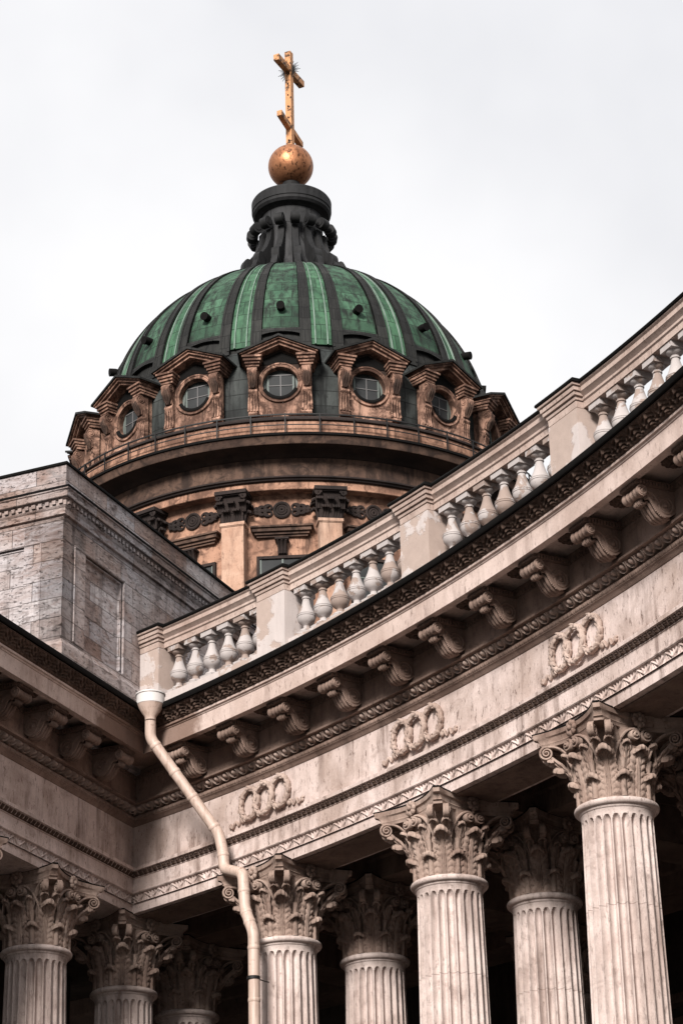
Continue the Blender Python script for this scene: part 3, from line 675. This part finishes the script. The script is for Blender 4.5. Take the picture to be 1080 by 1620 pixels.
for a_ in PEDS:
    a0, a1 = a_+HW, a_-HW
    mb = MB(); arcsweep(mb, [(-.5, 17.0), (FD+.06, 17.0), (FD+.06, ZR-.02), (-.5, ZR-.02)], a0, a1); pd = part('pedestal', mb, 'pedestal', bl)
    mb = MB(); e = .0
    for (d, z0, z1, ex) in [(.055, ZR-.018, ZR+.10, -.01), (.075, ZR+.10, ZR+.16, .02), (.115, ZR+.16, ZR+.225, .07), (.14, ZR+.225, ZR+.30, .11), (.175, ZR+.30, ZR+.347, .15)]:
        arcsweep(mb, [(-.55, z0), (FD+d, z0+.012), (FD+d+.01, z1-.01), (FD+d, z1), (-.55, z1)], a0+ex, a1-ex)
    link('pedestal_cap', mb.mesh('pedestal_cap', 'rail', 30, bo), pd)
    mb = MB(); arcsweep(mb, [(d+.125 if d > -.2 else d-.08, z+.003) for d, z in COPE], a0+.19, a1-.19); link('coping', mb.mesh('coping', 'black', 30, bo), pd)

# ------------------------------------------------------------------ attic block
ao = (-4.9, 40.4, 17)
at = thing('attic_block', ao, 'weathered grey-brown ashlar attic block with sunken panels and a thin black coping, at left', 'attic')
DA, SA = .25, -2.98
def fA(s_, e, z): q = A0+NA*(DA+e)+TA*(SA+s_); return (q[0], q[1], z)     # right face: s along it, e outward
def fL(s_, e, z): q = A0+NA*(DA-s_)+TA*(SA-e); return (q[0], q[1], z)     # left face: s to the left, e outward
def corner_sweep(mb, prof, m=0, far=75., left=46.):
    P = []
    for st in range(3):
        row = []
        for d, z in prof:
            if st == 0: row.append(fA(far, d, z))
            elif st == 1: q = A0+NA*(DA+d)+TA*(SA-d); row.append((q[0], q[1], z))
            else: row.append(fL(left, d, z))
        P.append(row)
    mb.grid(P, m, cv=True); k = len(prof); b = mb.n-3*k; mb.f += [tuple(range(b+k-1, b-1, -1)), tuple(range(b+2*k, b+3*k))]; mb.m += [m, m]; return mb
def wall_with_panel(f, s0, s1, z0, z1, smax, zb, zt, dep=.10):
    mb = MB()
    mb.box(.0, s0, -.8, 0, zb, zt, 0, f); mb.box(s1, smax, -.8, 0, zb, zt, 0, f)
    mb.box(s0, s1, -.8, 0, zb, z0, 0, f); mb.box(s0, s1, -.8, 0, z1, zt, 0, f); mb.box(s0, s1, -.8, -dep, z0, z1, 0, f); return mb
mb = wall_with_panel(fA, .40, 2.235, 18.16, 20.0, 75, 16.5, 20.435); part('wall', mb, 'ashlar', at, 0)
def fL2(s_, e, z): return fL(s_+.0 if s_ > 0 else .80, e, z)
mb = wall_with_panel(fL, .44, 3.9, 18.1, 20.0, 46, 16.5, 20.435, .055)
part('wall', mb, 'ashlar', at, 0)
for f, s0, s1, z0 in ((fA, .40, 2.235, 18.16), (fL, .44, 3.9, 18.1)):
    for g in (0, 1):
        mb = MB(); a_, b_ = (.0, .03) if g == 0 else (.055, .075); h0, h1 = (-.02, .014) if g == 0 else (-.10 if f is fA else -.055, -.035)
        mb.box(s0+a_, s1-a_, h0, h1, 20.0-b_, 20.0-a_, 0, f); mb.box(s0+a_, s0+b_, h0, h1, z0+a_, 20.0-b_, 0, f); mb.box(s1-b_, s1-a_, h0, h1, z0+a_, 20.0-b_, 0, f)
        part('panel_border', mb, 'ashlar', at, 0)
mb = MB(); corner_sweep(mb, [(-.5, 16.4), (.075, 16.4), (.075, 17.97), (.05, 18.0), (.035, 18.055), (.003, 18.065), (-.5, 18.065)]); part('plinth', mb, 'ashlar', at, 0)
mb = MB(); corner_sweep(mb, [(-.6, 20.437), (.03, 20.437), (.05, 20.445), (.05, 20.56), (.07, 20.575), (.085, 20.60), (.085, 20.70), (.135, 20.715), (.16, 20.74), (.165, 20.85), (.185, 20.86), (.19, 20.885), (-.6, 20.885)]); part('cornice', mb, 'ashlar', at, 30)
def dentil_row(f):
    prof = []; x = -.03                                   # one toothed strip per face
    for i in range(90): prof += [(x, .083), (x, .122), (x+.075, .122), (x+.075, .083)]; x += .14
    P = [[f(a, b, z) for a, b in prof] for z in (20.625, 20.695)]; m_ = MB(); m_.grid(P); return m_
part('dentil_band', dentil_row(fA), 'ashlar', at, 0); part('dentil_band', dentil_row(fL), 'ashlar', at, 0)

mb = MB(); corner_sweep(mb, [(-.6, 20.887), (.20, 20.887), (.205, 20.90), (.20, 20.925), (.0, 20.96), (-.6, 20.96)]); part('cornice_flashing', mb, 'black', at)
mb = MB(); corner_sweep(mb, [(-.6, 20.962), (.06, 20.962), (.06, 21.40), (-.6, 21.40)]); part('parapet', mb, 'ashlar', at, 0)
mb = MB(); corner_sweep(mb, [(-.7, 21.402), (.09, 21.402), (.095, 21.42), (.09, 21.45), (-.7, 21.47)]); part('coping', mb, 'black', at)
mb = MB(); mb.box(.5, 74.5, -45.5, -.5, 20.9, 21.1, 0, fA); part('roof', mb, 'roof', at)

# ------------------------------------------------------------------ downpipe
def onBd(az_, d, z): q = onB(az_, d); return np.array([q[0], q[1], z])
dp = thing('downpipe', (-2.2, 41.0, 0), 'beige rainwater downpipe with a white funnel hopper, bent past the cornice beside a column', 'downpipe')
PP = np.array([(-3.405, 40.93, 16.80), (-3.41, 41.0, 16.42), (-2.225, 40.99, 14.66), (-2.155, 40.97, 14.30), (-2.135, 40.94, 14.02), (-1.80, 40.45, 13.79), (-1.765, 40.36, 13.15), (-1.62, 40.2, 12.70), (-1.63, 40.2, 0.3)])
def rounded(P, r=.10, n=5):
    out = [P[0]]
    for i in range(1, len(P)-1):
        a, b, c = P[i-1], P[i], P[i+1]; la, lc = np.linalg.norm(b-a), np.linalg.norm(c-b); r1 = min(r, la*.4, lc*.4)
        p, q = b+(a-b)/la*r1, b+(c-b)/lc*r1
        for k in range(n): t_ = k/(n-1); out.append((1-t_)**2*p+2*t_*(1-t_)*b+t_*t_*q)
    out.append(P[-1]); return np.array(out)
mb = MB(); mb.tube(rounded(PP), .096, 20); part('pipe', mb, 'pipe', dp, 60)
def collar(p, q, f_, w_=.035, r=.104):
    d = (q-p)/np.linalg.norm(q-p); c = p+(q-p)*f_; m_ = MB(); m_.tube([c-d*w_, c-d*w_*.6, c+d*w_*.6, c+d*w_], [r-.006, r, r, r-.006], 20); part('pipe_collar', m_, 'pipe', dp, 40)
for i, f_ in [(1, .08), (1, .36), (1, .62), (1, .93), (3, .1), (4, .9), (5, .5), (6, .15), (6, .55), (7, .02), (7, .09)]: collar(PP[i], PP[i+1], f_)
mb = MB(); hc = (-3.405, 40.92, 0)
mb.lathe([(.094, 16.72), (.10, 16.78), (.236, 16.985), (.24, 17.0)], 28, hc); part('hopper_cone', mb, 'pipe', dp, 40)
mb = MB(); mb.lathe([(.236, 16.99), (.246, 17.0), (.246, 17.17), (.262, 17.175), (.262, 17.20), (.235, 17.20), (.235, 17.06), (0, 17.05)], 28, hc); part('hopper', mb, 'hopper', dp, 40)
for z in (11.95, 10.2, 7):
    mb = MB(); c = np.array([-1.63, 40.2, z]); mb.lathe([(.097, -.025), (.112, -.025), (.112, .025), (.097, .025)], 20, c, 0, True); mb.tube([c+[.08, .08, 0], c+[.24, .30, 0]], .010, 6); part('pipe_bracket', mb, 'iron', dp)

# ------------------------------------------------------------------ domed tower
XC, YC = -2.15, 110.0; PHI = -2.5
dm = thing('domed_tower', (XC, YC, 0), 'ribbed green copper dome on an orange drum with round dormers, lantern, gilded orb and cross', 'dome')
def rev(name, prof, mat, n=192, closed=True, sm=30, parent=None):
    m_ = MB(); m_.lathe(prof, n, (0, 0, 0), 0, closed); return link(name, m_.mesh(name, mat, sm), parent or dm)
ANG = lambda psi: RAD(psi-90)                            # psi: degrees to the right of the direction to the viewer
rev('drum_wall', [(9.6, 20), (10.4, 20), (10.4, 48.7), (9.6, 48.7)], 'plaster')
rev('drum_architrave', [(10.0, 48.64), (10.93, 48.64), (10.95, 48.66), (10.95, 48.72), (10.90, 48.74), (10.90, 49.03), (10.0, 49.03)], 'plaster')
rev('drum_moulding', [(10.0, 49.035), (10.96, 49.035), (11.02, 49.06), (11.05, 49.12), (11.13, 49.15), (11.13, 49.22), (10.0, 49.24)], 'blackstone')
rev('drum_frieze', [(10.0, 49.245), (11.0, 49.245), (11.0, 50.12), (10.0, 50.12)], 'plaster_soot')
rev('drum_cornice', [(10.0, 50.125), (11.05, 50.125), (11.15, 50.22), (11.3, 50.30), (11.92, 50.36), (11.96, 50.34), (11.96, 50.40), (10.0, 50.60)], 'soot')
rev('cornice_lip', [(11.97, 50.345), (12.02, 50.345), (12.05, 50.40), (12.08, 50.58), (12.14, 50.66), (12.14, 50.68), (11.97, 50.68)], 'plaster_soot')
rev('cornice_edge', [(11.0, 50.685), (12.19, 50.685), (12.21, 50.70), (12.21, 50.81), (12.15, 50.83), (11.0, 50.86)], 'black')
rev('attic_ring', [(10.5, 50.865), (11.9, 50.865), (11.9, 51.5), (10.5, 51.5)], 'plaster')
rev('gallery_floor', [(9.5, 51.505), (11.95, 51.505), (12.0, 51.53), (12.0, 51.60), (11.8, 51.64), (11.75, 51.80), (11.45, 51.85), (11.35, 52.02), (9.5, 52.05)], 'blackstone')
rev('dome_base', [(9.3, 52.0), (10.0, 52.0), (9.98, 55.0), (9.86, 55.5), (9.70, 56.0), (9.58, 56.35), (9.3, 56.4)], 'greyplate')
def rd(z): return 9.6*np.sqrt(np.clip(1-((np.asarray(z)-55.5)/9.5)**2, 0, 1))
zz = np.concatenate([np.linspace(55.5, 63, 26), np.linspace(63.2, 64.95, 12)])
rev('dome_shell', list(zip(rd(zz)-.13, zz)), 'darkcopper', 192, False)
def dome_piece(name, half, z0, z1, off, mat, arch=0.0, n=9, thick=.12):
    y = np.linspace(-half, half, n); t_ = np.linspace(0, 1, 36)**.85; P, Q = [], []
    for a in y:
        zb = z0-arch*(a/half)**2; z = zb+(z1-zb)*t_; r = rd(z)+off
        P.append(np.stack([r*np.cos(a), r*np.sin(a), z], -1)); r2 = r-thick; Q.append(np.stack([r2*np.cos(a), r2*np.sin(a), z], -1))
    P, Q = np.array(P), np.array(Q); m_ = MB()
    m_.grid(np.concatenate([P, Q[::-1]], 0), 0, cu=True)
    m_.grid(np.stack([P[:, 0], Q[:, 0]], 1)); return m_.mesh(name, mat, 30)
panel = dome_piece('dome_panel', RAD(5.1), 57.5, 64.7, .0, 'green', .16)
plip = dome_piece('panel_hood', RAD(5.75), 57.36, 57.56, .07, 'darkcopper', .16, 9, .16)
rib = dome_piece('dome_rib', RAD(1.45), 56.3, 64.7, .10, 'darkcopper', 0, 5, .22)
stp = dome_piece('patina_strip', RAD(2.9), 56.65, 64.7, -.02, 'strip', 0, 5)
bat = dome_piece('batten', RAD(.17), 56.65, 64.7, .06, 'batten', 0, 3, .08)
bro = dome_piece('dome_rib', RAD(.35), 56.5, 64.7, .13, 'darkcopper', 0, 3, .12)
mb = MB(); mb.tube([(0, 0, 0), (.25, 0, .02), (.52, 0, -.02)], [.19, .19, .20], 14); VENT = mb.mesh('dome_vent', 'black', 40)
for k in range(16):
    a = ANG(PHI+22.5*k)
    p_ = link('dome_panel', panel, dm, (0, 0, 0), a); link('panel_hood', plip, p_)
    zv = 58.8; rv = rd(zv)-.1; link('dome_vent', VENT, dm, (rv*cos(a), rv*sin(a), zv), a)
    b = a+RAD(11.25); s_ = link('patina_strip', stp, dm, (0, 0, 0), b)
    for sg in (-1, 1): link('batten', bat, s_, (0, 0, 0), sg*RAD(1.7)); r_ = link('dome_rib', rib, dm, (0, 0, 0), b+sg*RAD(4.5)); link('rib_edge', bro, r_, (0, 0, 0), -sg*RAD(1.2)); link('rib_edge', bro, r_, (0, 0, 0), sg*RAD(1.1))

# dormers (local: x outward, y sideways, z up)
def dormer_meshes():
    D = {}; zc, R1 = 53.93, .80
    out = [(-1.30, 51.7), (1.30, 51.7), (1.30, 55.12), (0, 55.72), (-1.30, 55.12)]
    def ray(a):
        dx, dz = cos(a), sin(a); best = 9
        for i in range(5):
            (x1, z1), (x2, z2) = out[i], out[(i+1) % 5]; z1 -= zc; z2 -= zc; ex, ez = x2-x1, z2-z1
            den = dx*ez-dz*ex
            if abs(den) < 1e-9: continue
            t_ = (x1*ez-z1*ex)/den; u = (x1*dz-z1*dx)/den
            if t_ > 0 and -1e-6 <= u <= 1+1e-6: best = min(best, t_)
        return best*dx, zc+best*dz
    angs = sorted(set(list(np.linspace(0, 2*pi, 64, endpoint=False))+[math.atan2(z-zc, y) % (2*pi) for y, z in out]))
    n = len(angs); ou = [ray(a) for a in angs]; inn = [(R1*cos(a), zc+R1*sin(a)) for a in angs]
    P = [[(9.7, y, z) for y, z in ou], [(10.97, y, z) for y, z in ou], [(10.97, y, z) for y, z in inn], [(10.60, y, z) for y, z in inn]]
    mb = MB(); mb.grid(P, cv=True)
    mb.m = [1 if (i//n == 1 and RAD(38) < angs[i % n] < RAD(142)) else 0 for i in range(len(mb.f))]  # wall top blackened: grime together with painted-in shade below the pediment
    for sg in (-1, 1):                                   # shell flutes spreading down from both sides of the window
        for k in range(8):
            p0 = np.array([sg*(1.02-.02*k), 53.95-.13*k]); p2 = np.array([sg*(1.0-.085*k), 52.25]); p1 = np.array([sg*(.93-.06*k), 52.75-.03*k]); t_ = np.linspace(0, 1, 9)[:, None]
            c = (1-t_)**2*p0+2*t_*(1-t_)*p1+t_*t_*p2; mb.tube(np.stack([np.full(9, 10.975), c[:, 0], c[:, 1]], -1), np.interp(np.linspace(0, 1, 9), [0, .5, 1], [.02, .05, .075]), 6)
    D['wall'] = mb.mesh('dormer', ['dormer', 'soot'], 35)
    mb = MB(); a = np.linspace(0, 2*pi, 64, endpoint=False)
    prof = [(.80, 10.95), (.80, 11.02), (.86, 11.05), (.90, 11.02), (.93, 11.06), (.99, 11.06), (1.02, 11.0), (1.02, 10.95)]
    mb.grid([[(x, r*cos(b), zc+r*sin(b)) for r, x in prof] for b in a], cu=True, cv=True); D['ring'] = mb.mesh('window_ring', 'dormer', 30)
    mb = MB(); a = np.linspace(RAD(205), RAD(335), 22); prof = [(.70, 10.98), (.70, 11.05), (.80, 11.09), (.86, 11.07), (.86, 10.98)]
    mb.grid([[(x, r*cos(b), zc+r*sin(b)) for r, x in prof] for b in a], cv=True); D['sill'] = mb.mesh('dark_sill', 'black', 30)
    mb = MB(); mb.lathe([(0, 0), (.82, 0)], 40); V = mb.v[0]; mb.v[0] = np.stack([10.66+V[:, 2], V[:, 0], zc+V[:, 1]], -1)
    mb.box(10.67, 10.70, -.62, -.53, zc-.6, zc+.6); mb.box(10.67, 10.70, .53, .62, zc-.6, zc+.6); D['board'] = mb.mesh('window_board', 'winframe', 0)
    mb = MB()
    mb.box(10.668, 10.69, -.53, -.02, zc-.58, zc-.02); mb.box(10.668, 10.69, .02, .53, zc-.58, zc-.02); mb.box(10.668, 10.69, -.53, -.02, zc+.02, zc+.50); mb.box(10.668, 10.69, .02, .53, zc+.02, zc+.50)
    D['glass'] = mb.mesh('window_pane', 'glass', 0)
    mb = MB(); mb.box(10.67, 10.72, -.025, .025, zc-.6, zc+.55); mb.box(10.67, 10.718, -.55, .55, zc-.02, zc+.02); mb.box(10.67, 10.715, -.55, .55, zc+.50, zc+.55); D['mull'] = mb.mesh('mullion', 'mullion', 0)
    # scroll bracket
    prof = [(10.9, 52.22), (11.22, 52.22), (11.26, 52.30), (11.24, 52.38), (11.16, 52.42), (11.10, 52.6), (11.10, 53.0), (11.12, 53.25), (11.20, 53.33), (11.26, 53.42), (11.24, 53.52), (11.17, 53.58), (11.18, 53.75), (11.26, 53.95)]
    prof += [(11.34+.22*cos(b), 54.33+.24*sin(b)) for b in np.linspace(RAD(-60), RAD(110), 9)]+[(11.1, 54.595), (10.9, 54.595)]
    mb = MB(); mb.prism(prof, -.20, .20)
    for y in (-.17, -.06, .06, .17):
        mb.tube([(11.53, y, 54.30), (11.50, y, 54.12), (11.34, y*.95, 53.95), (11.24, y*.9, 53.8), (11.23, y*.8, 53.62)], [.05, .06, .055, .05, .03], 6)
        mb.tube([(11.22, y, 53.3), (11.15, y*1.1, 53.0), (11.15, y*1.15, 52.7), (11.2, y*1.2, 52.42)], [.03, .04, .045, .05], 6)
    for sg in (-1, 1):
        b = np.linspace(0, 4.2*pi, 36); q = .22*(1-.85*b/b[-1]); mb.tube(np.stack([11.33+q*np.cos(b), np.full(36, sg*.20), 54.33+q*np.sin(b)], -1), .028, 6)
    D['bracket'] = mb.mesh('scroll_bracket', 'dormer', 40)
    mb = MB()
    for y in (-.10, 0, .10): mb.tube([(11.53, y*.7, 54.22), (11.52, y, 54.08), (11.42, y*1.3, 53.90), (11.33, y, 53.72), (11.30, y*.4, 53.58)], [.04, .06, .07, .055, .03], 7); D['drop'] = mb.mesh('soot_leaf', 'plaster_soot', 30)
    mb = MB()
    for x, z0, z1, e in ((11.42, 54.60, 54.72, .30), (11.50, 54.72, 54.84, .34), (11.58, 54.84, 54.98, .40), (11.66, 54.98, 55.07, .45)): mb.box(10.4, x, -e, e, z0, z1)
    D['block'] = mb.mesh('entablature_block', 'dormer', 0)
    mb = MB()
    for x, h0, h1, e in ((11.45, -.30, -.17, 1.50), (11.58, -.17, -.06, 1.66), (11.68, -.06, .0, 1.76)):
        for sg in (-1, 1):
            sl_ = (56.24-55.46)/1.76
            mb.add([(X, sg*Y, 55.94-sl_*Y+dz) for X in (9.9, x) for Y, dz in ((0, h0), (e, h0), (e, h1), (0, h1))], [(0, 1, 2, 3), (7, 6, 5, 4), (0, 4, 5, 1), (1, 5, 6, 2), (2, 6, 7, 3), (3, 7, 4, 0)])
    D['pediment'] = mb.mesh('pediment', 'dormer', 0)
    mb = MB(); sl_ = (56.24-55.46)/1.76
    for sg in (-1, 1):
        V = [(X, sg*Y, 55.945-sl_*Y+dz) for X in (8.6, 11.76) for Y, dz in ((0, 0), (1.86, 0), (1.86, .10), (0, .11))]
        mb.add(V, [(0, 1, 2, 3), (7, 6, 5, 4), (0, 4, 5, 1), (1, 5, 6, 2), (2, 6, 7, 3), (3, 7, 4, 0)])
    mb.add([(8.6, -1.3, 55.3), (8.6, 1.3, 55.3), (8.6, 0, 56.7), (10.6, 0, 56.0), (10.6, -1.3, 55.3), (10.6, 1.3, 55.3)], [(2, 3, 4, 0), (3, 2, 1, 5)])
    D['roof'] = mb.mesh('dormer_roof', 'darkcopper', 0)
    mb = MB(); mb.box(10.985, 11.0, -.92, .92, 54.86, 55.10); mb.add([(10.99, -.92, 55.1), (10.99, .92, 55.1), (10.99, 0, 55.5)], [(0, 1, 2)]); D['soot'] = mb.mesh('tympanum', 'black', 0)  # black sheet: grime, with the pediment's shadow put into the colour
    return D
DM = dormer_meshes()
for me_ in DM.values(): me_.transform(Matrix.Translation((-.70, 0, .33)))
dproto = None
for k in range(16):
    a = ANG(PHI+22.5*k)
    d_ = link('dormer', DM['wall'], dm, (0, 0, 0), a)
    for nm, key in (('window_ring', 'ring'), ('dark_sill', 'sill'), ('window_board', 'board'), ('window_pane', 'glass'), ('mullion', 'mull'), ('pediment', 'pediment'), ('dormer_roof', 'roof'), ('tympanum', 'soot')): link(nm, DM[key], d_)
    for sg in (-1, 1):
        for nm, key in (('scroll_bracket', 'bracket'), ('soot_leaf', 'drop'), ('entablature_block', 'block')): link(nm, DM[key], d_, (0, sg*1.22, 0))

# railing
gr_mb = MB(); gr_mb.lathe([(12.08, 51.70), (12.13, 51.70), (12.13, 51.76), (12.08, 51.76)], 128, (0, 0, 0), 0, True)
gr = link('gallery_railing', gr_mb.mesh('gallery_railing', 'iron'), dm)
m_ = MB(); m_.lathe([(12.09, 51.20), (12.12, 51.20), (12.12, 51.24), (12.09, 51.24)], 128, (0, 0, 0), 0, True); link('rail', m_.mesh('rail', 'iron'), gr)
m_ = MB(); m_.box(12.08, 12.13, -.028, .028, 50.84, 51.78); PST = m_.mesh('post', 'iron', 0)
for k in range(50): link('post', PST, gr, (0, 0, 0), ANG(-1.0+7.2*k))

# drum: pilasters, windows, ornaments
def pil_capital():
    mb = MB(); P = []
    for z, hx, hy in ((47.22, 11.02, .50), (47.6, 11.02, .50), (48.1, 11.06, .53), (48.45, 11.16, .60)):
        P.append([(10.2, -hy, z), (hx, -hy, z), (hx, hy, z), (10.2, hy, z)])
    mb.grid(P, cv=True)
    def curl(x, y, z, w_, r_, ang):
        c_, s_ = cos(ang), sin(ang)
        f = lambda px, py: (x+px*c_-py*s_, y+px*s_+py*c_)
        for yy in np.linspace(-w_*.7, w_*.7, 3):
            pts = [(*f(.01, yy), z-.42), (*f(.04, yy), z-.15), (*f(.09, yy), z-.02), (*f(.19, yy), z+.04), (*f(.27, yy), z-.01), (*f(.28, yy), z-.08)]
            mb.tube(pts, [r_*.6, r_, r_, r_*1.1, r_*1.1, r_*.7], 6)
    for y in (-.24, .24): curl(11.0, y, 47.70, .16, .06, 0)
    for y in (-.5, 0, .5): curl(11.03, y, 48.08, .15, .065, 0)
    for sg in (-1, 1):
        for x, z in ((10.75, 47.70), (10.55, 48.08), (10.95, 48.08)): curl(x, sg*.51, z, .13, .06, sg*pi/2)
    for sg in (-1, 1):
        b = np.linspace(0, 3.5*pi, 26); q = .15*(1-.8*b/b[-1]); mb.tube(np.stack([11.24+0*b, sg*(.56-q*np.cos(b)), 48.34+q*np.sin(b)], -1), .045, 6)
    cap = mb.mesh('pilaster_capital', 'blackstone', 50)
    mb = MB(); mb.box(10.2, 11.34, -.72, .72, 48.47, 48.635); mb.box(10.2, 11.26, -.66, .66, 48.42, 48.47); ab = mb.mesh('capital_slab', 'blackstone', 0)
    return cap, ab
PCAP = pil_capital()
mb = MB(); mb.box(10.3, 11.0, -.5, .5, 30, 47.05); PSH = mb.mesh('pilaster', 'pilaster', 0)
mb = MB(); mb.box(10.2, 11.06, -.56, .56, 47.07, 47.21); mb.box(10.2, 11.03, -.52, .52, 47.03, 47.07); PNK = mb.mesh('pilaster_neck', 'pilaster', 0)
mb = MB()
for x, z0, z1, e in ((10.52, 46.56, 46.66, 1.12), (10.60, 46.66, 46.78, 1.20), (10.70, 46.78, 46.95, 1.30), (10.78, 46.95, 47.03, 1.38)): mb.box(10.2, x, -e, e, z0, z1)
LEDGE = mb.mesh('window_ledge', 'plaster_soot', 0)
mb = MB()
for r_, t_ in ((.34, .07), (.20, .05), (.09, .06)):
    a = np.linspace(0, 2*pi, 26); mb.tube(np.stack([np.full(26, 10.45), r_*np.cos(a), 47.88+r_*np.sin(a)], -1), t_, 6, cap=False)
mb.lathe([(0, 0), (.34, 0)], 24); V = mb.v[-1]; mb.v[-1] = np.stack([10.43+V[:, 2], V[:, 0], 47.88+V[:, 1]], -1)
for sg in (-1, 1):
    for i, (y, r_) in enumerate(((.60, .20), (.88, .16), (1.10, .11))):
        for zo in (-.5, .5):
            a = np.linspace(0, 2.6*pi, 22); q = r_*(1-.6*a/a[-1]); mb.tube(np.stack([np.full(22, 10.44), sg*(y+q*np.cos(a)), 47.88+zo*r_*1.3+q*.8*np.sin(a)*(1 if zo > 0 else -1)], -1), .05, 6)
        mb.ball((10.44, sg*(y+r_*.6), 47.88), (.06, .10, .10), 8, 6)
ORN = mb.mesh('scroll_ornament', 'blackstone', 50)
mb = MB(); mb.prism([(10.35, 45.72), (10.52, 45.72), (10.56, 45.80), (10.58, 46.0), (10.68, 46.2), (10.80, 46.32), (10.35, 46.32)], -.20, .20); mb.box(10.35, 10.86, -.30, .30, 46.325, 46.40)
for y in (-.14, 0, .14): mb.tube([(10.56, y*.8, 45.76), (10.60, y, 46.0), (10.72, y*1.2, 46.2), (10.82, y*1.3, 46.3)], .055, 6)
CONS = mb.mesh('window_console', 'blackstone', 40)
mb = MB()
for y0, y1, z0, z1 in ((-1.13, -1.0, 41.5, 45.68), (1.0, 1.13, 41.5, 45.68), (-1.0, 1.0, 45.55, 45.68)): mb.box(10.3, 10.50, y0, y1, z0, z1)
DWF = mb.mesh('drum_window', 'blackstone', 0)
mb = MB(); mb.box(10.30, 10.42, -1.0, 1.0, 41.5, 45.55); DWG = mb.mesh('window_pane', 'glass', 0)
mb = MB(); mb.box(10.4, 10.45, -.04, .04, 41.5, 45.55)
for z in (42.7, 43.7, 44.7): mb.box(10.4, 10.445, -1.0, 1.0, z, z+.05)
mb.box(10.4, 10.447, -1.0, -.92, 41.5, 45.55); mb.box(10.4, 10.447, .92, 1.0, 41.5, 45.55); DWM = mb.mesh('mullion', 'winframe', 0)
for k in range(16):
    a = ANG(PHI+22.5*k)
    w_ = link('drum_window', DWF, dm, (0, 0, 0), a); link('window_pane', DWG, w_); link('mullion', DWM, w_)
    for nm, me in (('window_ledge', LEDGE), ('scroll_ornament', ORN), ('window_console', CONS)): link(nm, me, dm, (0, 0, 0), a)
    b = a+RAD(11.25); p_ = link('pilaster', PSH, dm, (0, 0, 0), b); link('pilaster_neck', PNK, p_); link('pilaster_capital', PCAP[0], p_); link('capital_slab', PCAP[1], p_)

# lantern, orb and cross
lan = rev('lantern', [(3.6, 63.9), (3.1, 64.4), (2.2, 65.0), (1.75, 66.0), (1.58, 67.2), (1.58, 68.2), (1.58, 69.05), (1.2, 69.1)], 'lead', 96, False)
rev('lantern_cap', [(1.3, 68.98), (1.62, 68.99), (1.70, 69.06), (1.90, 69.12), (2.0, 69.25), (2.0, 69.40), (2.04, 69.43), (2.04, 69.56), (2.05, 69.90), (2.0, 69.99), (1.92, 70.02), (.7, 70.35), (.52, 70.3), (.45, 71.3)], 'leadtint', 96, False, parent=lan)
prof = [(1.2, 64.2), (3.25, 64.2), (3.08, 64.9), (2.80, 65.55), (2.45, 66.05), (2.12, 66.5), (1.90, 67.0), (1.80, 67.45), (1.80, 67.7), (1.2, 67.7)]
mb = MB(); mb.prism(prof, -.16, .16)
mb.prism([(2.02+.30*cos(b), 67.98+.30*sin(b)) for b in np.linspace(0, 2*pi, 18, endpoint=False)], -.21, .21)
mb.prism([(2.02+.16*cos(b), 67.98+.16*sin(b)) for b in np.linspace(0, 2*pi, 14, endpoint=False)], -.24, .24)
mb.prism([(2.58+.26*cos(b), 65.55+.45*sin(b)) for b in np.linspace(0, 2*pi, 14, endpoint=False)], -.20, .20)
SB = mb.mesh('scroll_buttress', 'leadtint', 35)
for k in range(16): link('scroll_buttress', SB, lan, (0, 0, 0), ANG(6.0+22.5*k))
m_ = MB(); a = np.linspace(-pi/2, pi/2, 40); m_.lathe([(1.165*cos(b), 72.26+1.165*sin(b)) for b in a], 64); link('orb', m_.mesh('orb', 'gilt', 60), dm)
CR = math.atan2(111.42-108.94, -1.59+2.79)
cro = MB(); cro.box(-.165, .165, -.165, .165, 73.3, 79.35)
cross = link('cross', cro.mesh('cross', 'giltcross', 0), dm, (0, 0, 0), CR)
m_ = MB(); m_.box(-1.45, -.167, -.155, .155, 78.02, 78.38); m_.box(.167, 1.45, -.155, .155, 78.02, 78.38); link('crossbar', m_.mesh('crossbar', 'giltcross', 0), cross)
m_ = MB(); tl = .26
for sg in (-1, 1): m_.add([(sg*x, y, z+tl*(-sg*x)*1.0) for x in (.167, 1.2) for y in (-.14, .14) for z in (74.42, 74.72)], [(0, 1, 3, 2), (4, 6, 7, 5), (0, 4, 5, 1), (2, 3, 7, 6), (0, 2, 6, 4), (1, 5, 7, 3)])
link('lower_crossbar', m_.mesh('lower_crossbar', 'giltcross', 0), cross)
m_ = MB()
for k in range(44):
    b = 2*pi*k/44+.07
    if min(abs(sin(2*b)), 1) < .12: continue
    L_ = .42+.24*((k*7) % 5)/4; m_.tube([(.17*cos(b), 0, 78.2+.17*sin(b)), (L_*cos(b), 0, 78.2+L_*sin(b))], [.022, .014], 5); m_.tube([(0, .17*cos(b), 78.2+.17*sin(b)), (0, L_*cos(b), 78.2+L_*sin(b))], [.022, .014], 5)
link('ray_burst', m_.mesh('ray_burst', 'iron', 0), cross)
m_ = MB()
for z in (75.2, 75.9, 76.6, 77.3, 73.8):
    for sg in (-1, 1): m_.ball((sg*.18, 0, z), .045, 6, 5)
link('cross_stud', m_.mesh('cross_stud', 'iron'), cross)

# ------------------------------------------------------------------ ground
mb = MB(); mb.grid([[(x, y, 0) for y in np.linspace(-400, 800, 5)] for x in np.linspace(-600, 600, 5)])
g = link('ground', mb.mesh('ground', 'paving', 0)); g['kind'] = 'structure'; g['label'] = 'grey paved ground'
